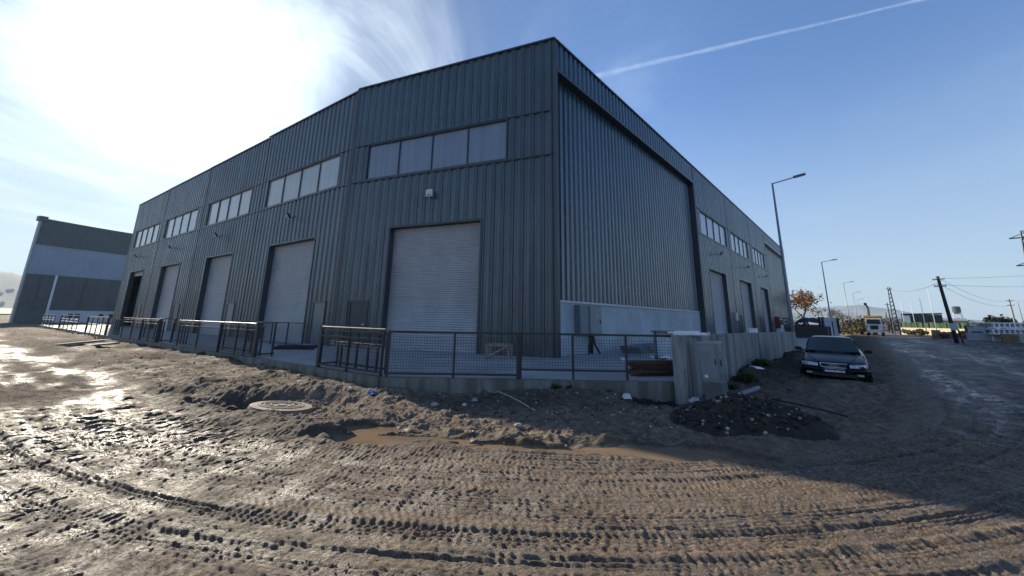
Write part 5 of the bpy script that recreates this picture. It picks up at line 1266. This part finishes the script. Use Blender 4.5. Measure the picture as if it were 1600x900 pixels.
# cream wall with a green mesh on top
pa, pb = np.array(pol(44.75, 106)), np.array(pol(49.6, 100)); L = float(np.linalg.norm(pb - pa)); rz_ = math.atan2(pb[1] - pa[1], pb[0] - pa[0])
th = thing('cream_wall', 'low cream wall topped by green mesh in the distance, right of the truck', 'wall', (pa[0], pa[1], 0), None, rz_)
M_CREAM = mat('cream_paint', (0.62, 0.54, 0.38), .7, 0, .15, .6); M_GMESH = mat('green_mesh', (0.045, 0.10, 0.035), .8, 0, .35, .6)
mb = MB(); mb.box((L / 2, 0, .62), (L, .3, 1.30)); part(mb, 'wall', M_CREAM, th)
mb = MB()
V, F = sheet_grid(60, 3, lambda a, b_: (a * L, .03 * math.sin(a * 90), 1.27 + b_ * (.95 + .08 * math.sin(a * 30)))); mb.add(V, F); ms = part(mb, 'green_mesh', M_GMESH, th); ms.modifiers.new('t', 'SOLIDIFY').thickness = .04
for k in range(13): mb = MB(); mb.box((k * L / 12, -.08, 1.75), (.08, .05, 1.0)); part(mb, 'post', M_DGR, th)
# green building behind
x, y = pol(46.35, 135)
th = thing('green_building', 'dark green flat-roofed building behind the cream wall', 'building', (x, y, 0), None, face_cam(46.35))
M_GB = mat('dark_green_cladding', (0.035, 0.055, 0.05), .6, 0, .3, .5)
mb = MB(); mb.box((0, 0, 2.1), (6.6, 5, 4.2)); part(mb, 'wall', M_GB, th)
mb = MB(); mb.add([(-3.35, -2.6, 4.2), (3.4, -2.6, 4.35), (3.4, 2.6, 4.35), (-3.35, 2.6, 4.2), (-3.35, -2.6, 4.4), (3.4, -2.6, 4.55), (3.4, 2.6, 4.55), (-3.35, 2.6, 4.4)], [(0, 3, 2, 1), (4, 5, 6, 7), (0, 1, 5, 4), (1, 2, 6, 5), (2, 3, 7, 6), (3, 0, 4, 7)]); part(mb, 'roof', M_GB, th)
mb = MB(); mb.box((-2.55, -2.53, 3.0), (1.3, .06, 1.9)); sg = part(mb, 'white_panel', M_WHITE, th)
for k in range(3):
    mb = MB(); mb.box((-2.2 + k * 1.9 + 1.0, -2.53, 2.9), (1.3, .05, 1.7)); part(mb, 'window', M_CGLASS, th)
# low sheds to the right of it
for az, d, w_, h_, m, lab in [(47.9, 150, 7, 3.0, M_STONE, 'low greyish shed right of the green building'), (49.0, 165, 8, 2.7, M_GALV, 'long pale low shed behind the leaning pole'), (44.1, 180, 12, 3.6, M_GALV, 'hazy pale shed beyond the lattice pole')]:
    x, y = pol(az, d); th = thing('low_shed', lab, 'shed', (x, y, 0), 'low sheds in the distance', face_cam(az))
    mb = MB(); mb.box((0, 0, h_ / 2), (w_, 6, h_)); part(mb, 'wall', m, th)
    mb = MB(); mb.add([(-w_ / 2 - .2, -3.2, h_), (w_ / 2 + .2, -3.2, h_), (w_ / 2 + .2, 3.2, h_), (-w_ / 2 - .2, 3.2, h_), (-w_ / 2 - .2, 0, h_ + .6), (w_ / 2 + .2, 0, h_ + .6)], [(0, 1, 5, 4), (2, 3, 4, 5), (0, 4, 3), (1, 2, 5)]); part(mb, 'roof', M_GALV2, th)
    mb = MB(); mb.box((0, -3.03, 1.2), (1.6, .06, 2.2)); part(mb, 'door', M_TRIM, th)
# lumps before the cream wall
for az, d, w_, h_, m, lab in [(47.12, 80, .95, 1.15, mat('sand_yellow', (0.28, 0.22, 0.10), .9, 0, .3, 2), 'square yellowish block before the cream wall'), (47.85, 80, 1.6, 1.05, mat('brick_rubble', (0.17, 0.085, 0.05), .9, 0, .35, 3), 'brown rusty heap left of the leaning pole'), (48.95, 80, 1.5, .95, MATS['brick_rubble'], 'brown heap right of the leaning pole')]:
    x, y = pol(az, d); mb = MB()
    if 'square' in lab: mb.box((0, 0, h_ / 2), (w_, w_, h_), face_cam(az), taper=.9); o = mb.build('sand_block', m); tag(o, lab, 'block')
    else:
        R_ = random.Random(int(az * 10))
        for k in range(26): mb.rock((R_.gauss(0, w_ * .3), R_.gauss(0, w_ * .3), abs(R_.gauss(.35, .25)) * h_), .38, k, .8)
        mb.rock((0, 0, .3), w_ * .7, 5, .6); o = mb.build('rubble_heap', m); tag(o, lab, 'heap', 'brown heaps before the cream wall')
    o.location = (x, y, 0)
# barriers and precast frames
def barrier(az, d, L, h_, m, lab, rz_):
    x, y = pol(az, d); th = thing('concrete_barrier', lab, 'barrier', (x, y, 0), 'concrete barriers at the right of the road', rz_)
    mb = MB(); P_ = [(-.3, 0), (.3, 0), (.3, .12), (.16, .35), (.09, h_), (-.09, h_), (-.16, .35), (-.3, .12)]
    V = [(-L / 2, a, b_) for a, b_ in P_] + [(L / 2, a, b_) for a, b_ in P_]; n_ = len(P_)
    mb.add(V, [tuple(range(n_ - 1, -1, -1)), tuple(range(n_, 2 * n_))] + [(i, (i + 1) % n_, n_ + (i + 1) % n_, n_ + i) for i in range(n_)]); part(mb, 'body', m, th)
    mb = MB(); mb.box((0, 0, h_ + .01), (L * .98, .12, .02)); part(mb, 'top_edge', m, th)
rzb = face_cam(50.5) + rad(22)
barrier(50.25, 70, 3.1, .98, M_BARR, 'pale concrete barrier left of the brown one at the right edge', rzb)
barrier(51.75, 66.5, 1.6, .98, mat('ochre_concrete', (0.17, 0.125, 0.05), .8, 0, .25, 2), 'ochre-brown barrier between two pale ones', rzb)
barrier(53.1, 64, 2.4, .98, M_BARR, 'pale concrete barrier at the very right edge', rzb)
for k, (az, d, z0, lab) in enumerate([(51.8, 70, 1.0, 'lower white open frame of the stack at the right edge'), (51.9, 71.5, 1.65, 'upper white open frame of the stack at the right edge')]):
    x, y = pol(az, d); th = thing('precast_unit', lab, 'concrete unit', (x, y, z0 - .98 if False else 0), 'stacked white frames', rzb)
    z = .95 + k * .68
    for zz in (z, z + .50):
        mb = MB(); mb.box((0, 0, zz), (3.4, 1.2, .12)); part(mb, 'rail', M_WHITE, th)
    for s in np.linspace(-1.6, 1.6, 9): mb = MB(); mb.box((float(s), -.5, z + .25), (.12, .1, .40)); part(mb, 'upright', M_WHITE, th)
    mb = MB(); mb.box((0, .3, z + .25), (3.1, .04, .38)); part(mb, 'infill', M_GALV, th)
    for s in (-1.5, 1.5): mb = MB(); mb.box((s, .2, z / 2 - .05), (.14, .14, z)); part(mb, 'leg', M_GALV, th)
for az, d, sz, z, m, lab in [(49.75, 76, (1.4, 1.2, 1.6), 0, M_GALV, 'grey-white crate behind the left barrier'), (50.3, 76, (1.0, 1.0, 2.0), 0, M_CABINET, 'green-grey cabinet behind the left barrier'), (49.3, 82, (.8, .8, 1.7), 0, M_BLACKP, 'small black bin at the end of the cream wall')]:
    x, y = pol(az, d); th = thing('site_crate', lab, 'crate', (x, y, 0), None, face_cam(az)); mb = MB(); mb.box((0, 0, sz[2] / 2), sz); part(mb, 'body', m, th)
    mb = MB(); mb.box((0, 0, sz[2] + .04), (sz[0] + .1, sz[1] + .1, .08)); part(mb, 'lid', m, th); mb = MB(); mb.box((0, -sz[1] / 2 - .02, sz[2] * .55), (sz[0] * .7, .04, sz[2] * .3)); part(mb, 'panel', M_TRIM, th)
# hazy water tower
x, y = pol(48.8, 420); th = thing('lattice_tower', 'hazy lattice tower with a drum top, behind the leaning pole', 'tower', (x, y, 0), None, face_cam(48.8))
mb = MB()
for sx in (-1, 1):
    for sy in (-1, 1): mb.bar((sx * 2.4, sy * 2.4, 0), (sx * 1.8, sy * 1.8, 11), .22, n=4)
part(mb, 'legs', M_GALV, th); mb = MB(); mb.lathe([(1.8, 10), (2.1, 10.4), (2.1, 14.6), (1.5, 15.2)], (0, 0, 0), 16); part(mb, 'drum', M_GB, th)
mb = MB()
for k in range(4):
    z = 1 + k * 2.5
    for sx in (-1, 1): mb.bar((-2.3 * sx, -2.3, z), (2.2 * sx, -2.2, z + 2.4), .12, n=4)
part(mb, 'braces', M_GALV, th)
# pylon at the right edge
x, y = pol(54.35, 112); th = thing('pylon', 'steel lattice pylon rising at the right edge of the picture', 'pylon', (x, y, 0), None, face_cam(54.35))
mb = MB(); hp = 18.2
def wp_(z): return 1.15 + (hp - z) * .06
for sx in (-1, 1):
    for sy in (-1, 1): mb.bar((sx * wp_(0), sy * wp_(0), 0), (sx * wp_(hp), sy * wp_(hp), hp), .10, n=4)
part(mb, 'legs', M_TRIM, th)
mb = MB(); nz = 16
for k in range(nz):
    z0, z1 = hp * k / nz, hp * (k + 1) / nz; a, b_ = wp_(z0), wp_(z1)
    for (p0, p1) in (((-1, -1), (1, -1)), ((1, -1), (1, 1)), ((1, 1), (-1, 1)), ((-1, 1), (-1, -1))):
        mb.bar((p0[0] * a, p0[1] * a, z0), (p1[0] * b_, p1[1] * b_, z1), .045, n=4, cap=False); mb.bar((p1[0] * a, p1[1] * a, z0), (p0[0] * b_, p0[1] * b_, z1), .045, n=4, cap=False)
        mb.bar((p0[0] * b_, p0[1] * b_, z1), (p1[0] * b_, p1[1] * b_, z1), .045, n=4, cap=False)
part(mb, 'bracing', M_TRIM, th)
for z in (12.3, 17.2):
    mb = MB(); mb.bar((-2.6, 0, z), (2.6, 0, z), .11, n=4); mb.bar((-2.6, 0, z), (-1.1, 0, z + .7), .06, n=4); mb.bar((2.6, 0, z), (1.1, 0, z + .7), .06, n=4); part(mb, 'crossarm', M_TRIM, th)
# overhead wires
def wire(lab, a, b_, sag, r=.016):
    r = min(r, .016)
    a = Vector(a); b_ = Vector(b_); pts = []
    for k in range(17):
        t = k / 16; p = a.lerp(b_, t) - a; p.z -= sag * 4 * t * (1 - t); pts.append(p)
    mb = MB(); mb.tube(pts, r, 4); o = mb.build('overhead_wire', M_BLACKP); o.location = a; tag(o, lab, 'wire', 'overhead wires at the right')
P3 = lambda az, d, z: (*pol(az, d), z)
wire('highest faint wire crossing the sky at the right', P3(48.35, 62, 6.7), P3(62, 110, 13.5), 1.2)
wire('second wire from the top right of the leaning pole', P3(48.35, 62, 6.0), P3(62, 105, 10.2), 1.2)
wire('wire sagging from the leaning pole to the pale pole', P3(48.35, 62, 6.5), P3(52.1, 112, 6.3), .9, .03)
wire('lower wire from the leaning pole to the pale pole', P3(48.35, 62, 5.8), P3(52.1, 112, 5.5), .9, .03)
wire('wire running from the pale pole out of the picture', P3(52.1, 112, 6.3), P3(62, 100, 7.0), 1.0, .03)
wire('wire from the lattice pole to the leaning pole', P3(44.4, 100, 8.2), P3(48.35, 62, 6.5), .8, .02)

# ------------------------------------------------------------------ the other grey building on the left
x0 = np.array(pol(-51.55, 92)); x1 = np.array(pol(-43.2, 98)); L = float(np.linalg.norm(x1 - x0))
fl_ = frame_of(x0, x1); o_, t_, n_ = fl_
ob = thing('grey_warehouse', 'second grey warehouse with a pale band, standing behind on the left', 'warehouse', (0, 0, 0))
M_OG = mat('grey_green_sheet', (0.105, 0.125, 0.125), .55, 0, .12, .3); M_OB = mat('pale_blue_sheet', (0.30, 0.35, 0.43), .5, 0, .08, .3); M_OW = mat('white_plinth', (0.50, 0.55, 0.58), .7, 0, .12, .4)
def osheet(s0, s1, z0, z1, m, nm):
    mb = MB(); V, F = [], []; n2 = int((s1 - s0) / .5); k = 0; pr = []
    for i in range(n2):
        a = s0 + (s1 - s0) * i / n2; st = (s1 - s0) / n2
        pr += [(a, 0), (a + st * .5, 0), (a + st * .6, .05), (a + st * .9, .05)]
    pr.append((s1, 0))
    zt = lambda s: z1 - (.012 * s * (L - s) * .12 if z1 > 15 else 0)
    for a, h_ in pr: V += [(o_[0] + t_[0] * a + n_[0] * h_, o_[1] + t_[1] * a + n_[1] * h_, z0), (o_[0] + t_[0] * a + n_[0] * h_, o_[1] + t_[1] * a + n_[1] * h_, zt(a))]
    for i in range(len(pr) - 1): F.append((2 * i, 2 * i + 2, 2 * i + 3, 2 * i + 1))
    mb.add(V, F); return mb.build(nm, m, ob)
osheet(0, L, 11.75, 15.7, M_OG, 'upper_cladding'); osheet(0, L, 7.2, 11.75, M_OB, 'pale_band'); osheet(0, L, 1.9, 7.2, M_OG, 'lower_cladding')
mb = MB(); mb.obox(o_, t_, n_, 3.2, L, 0, 1.9, -.3, .10); pw = mb.build('plinth', M_OW, ob)
mb = MB(); mb.obox(o_, t_, n_, 0, 3.2, 0, 1.9, -.3, .02); mb.build('plinth', M_OG, ob)
for s in (5.6, 6.4, 9.3, 10.6, 11.9): mb = MB(); mb.obox(o_, t_, n_, s, s + .55, .8, 1.4, .08, .13); mb.build('window', M_CGLASS, pw)
mb = MB(); mb.obox(o_, t_, n_, 3.05, 3.3, .2, 7.2, .05, .22); mb.build('downpipe', M_WHITE, ob)
mb = MB(); mb.obox(o_, t_, n_, -.35, .55, 15.2, 15.95, -.6, .3); mb.build('corner_cap', M_OG, ob)
mb = MB(); mb.obox(o_, t_, n_, -.12, .06, 0, 15.6, -.5, .1); mb.build('corner_trim', M_GALV2, ob)
mb = MB(); B1 = (x0[0] - 10.5, x0[1] + 16.0); mb.prism([(x0[0] - .2, x0[1] + .3), (B1[0], B1[1]), (x1[0] - 8, x1[1] + 30), (x1[0], x1[1] + .3)], 0, 15.2); mb.build('side_wall', M_OG, ob)
for k in range(1, 9):
    mb = MB(); mb.obox(o_, t_, n_, L * k / 9 - .03, L * k / 9 + .03, 1.95, 7.2, .04, .075); mb.build('sheet_joint', M_OG, ob)
mb = MB(); mb.obox(o_, t_, n_, .1, L, 11.66, 11.84, .0, .12); mb.build('band_trim', M_OG, ob)
for k in range(7):
    a = .12 + .13 * k; mb = MB(); p = (x0[0] + (B1[0] - x0[0]) * a - .35, x0[1] + (B1[1] - x0[1]) * a); mb.box((p[0], p[1], 7.5), (.5, .3, 15)); mb.build('buttress', M_OG, ob)
# parked-object row and pale field beyond on the left
mb = MB(); V, F = sheet_grid(30, 3, lambda a, b_: (*pol(-60 + a * 14, 260 + b_ * 260), .4 + b_ * 3.2)); mb.add(V, F); o = mb.build('pale_field', mat('pale_field', (0.42, 0.39, 0.32), .95, 0, .2, .02)); tag(o, kind='structure')

# ------------------------------------------------------------------ hills
M_HILL = mat('hill_scrub', (0.075, 0.085, 0.055), .95, 0, .5, .004, vcol=(0.16, 0.15, 0.11))
def hill(az0, az1, d, tab, seed, name='hills'):
    n_ = 120; mr = 10; V = []
    for j in range(mr):
        for i in range(n_):
            az = az0 + (az1 - az0) * i / (n_ - 1); e = lerp_tab(tab, az); t = j / (mr - 1)
            dd_ = d * (1 + .45 * t); hgt = d * 1.45 * math.tan(rad(e)) * (math.sin(t * PI / 2) ** 1.3) * (1 + .16 * float(fbm(np.array([az * .9]), np.array([t * 3 + seed]), 4, seed)[0]) * (1 if t > .1 else 0))
            x, y = pol(az, dd_); V.append((x, y, hgt - 2))
    F = [(j * n_ + i, j * n_ + i + 1, (j + 1) * n_ + i + 1, (j + 1) * n_ + i) for j in range(mr - 1) for i in range(n_ - 1)]
    mb = MB(); mb.add(V, F); o = mb.build(name, M_HILL, smooth=True); tag(o, kind='structure'); return o
hill(-75, -40, 1500, [(-75, 2.6), (-60, 3.1), (-53, 3.45), (-51, 3.3), (-45, 2.0), (-40, .8)], 3)
hill(20, 62, 3300, [(20, .8), (30, 1.6), (37, 2.0), (41.7, 2.0), (44.6, 1.6), (47.6, .75), (52, .4), (62, .3)], 8)
hill(34, 64, 1700, [(34, .9), (40, 1.0), (44, .85), (50, .35), (56, .4), (64, .5)], 12)
# houses on the left-hand hillside
M_HW = mat('house_wall', (0.55, 0.52, 0.47), .8, 0, .15, .3); M_HR = mat('tile_roof', (0.26, 0.11, 0.07), .8, 0, .2, .5)
R_ = random.Random(9)
hp_ = thing('hillside_house', 'x', 'house', (0, 0, 0), 'houses on the hillside at the left')
mb = MB(); mb.box((0, 0, 3.5), (11, 9, 9)); part(mb, 'wall', M_HW, hp_)
mb = MB(); mb.add([(-6, -5, 8), (6, -5, 8), (6, 5, 8), (-6, 5, 8), (-3, 0, 10.5), (3, 0, 10.5)], [(0, 1, 5, 4), (2, 3, 4, 5), (0, 4, 3), (1, 2, 5)]); part(mb, 'roof', M_HR, hp_)
for i, (az, dd_) in enumerate([(-53.4, 1560), (-53.0, 1640), (-52.7, 1700), (-52.4, 1600), (-52.15, 1740)]):
    t = (dd_ / 1500 - 1) / .45; e = lerp_tab([(-75, 2.6), (-60, 3.1), (-53, 3.45), (-51, 3.3)], az)
    o = hp_ if i == 0 else copy_tree(hp_); x, y = pol(az, dd_); z = 1500 * 1.45 * math.tan(rad(e)) * (math.sin(t * PI / 2) ** 1.3) - 6
    o.location = (x, y, z); o.rotation_euler = (0, 0, R_.uniform(0, 3)); o['label'] = ['leftmost hillside house at the picture edge', 'second hillside house from the left edge', 'third and middle hillside house', 'lowest hillside house near the grey warehouse', 'highest hillside house next to the grey warehouse'][i]

# ------------------------------------------------------------------ haze
mb = MB(); mb.box((0, 0, 118), (11200, 11200, 240)); hz_ = mb.build('haze', bpy.data.materials.new('haze')); tag(hz_, kind='stuff')
hm = hz_.data.materials[0]; hm.use_nodes = True; T = NT(hm.node_tree); T.n.clear()
ho = T.new('ShaderNodeOutputMaterial'); pv = T.new('ShaderNodeVolumePrincipled'); T.link(pv.outputs[0], ho.inputs['Volume'])
pv.inputs['Color'].default_value = (0.62, 0.80, 1.0, 1); pv.inputs['Density'].default_value = 0.00017; pv.inputs['Anisotropy'].default_value = 0.1
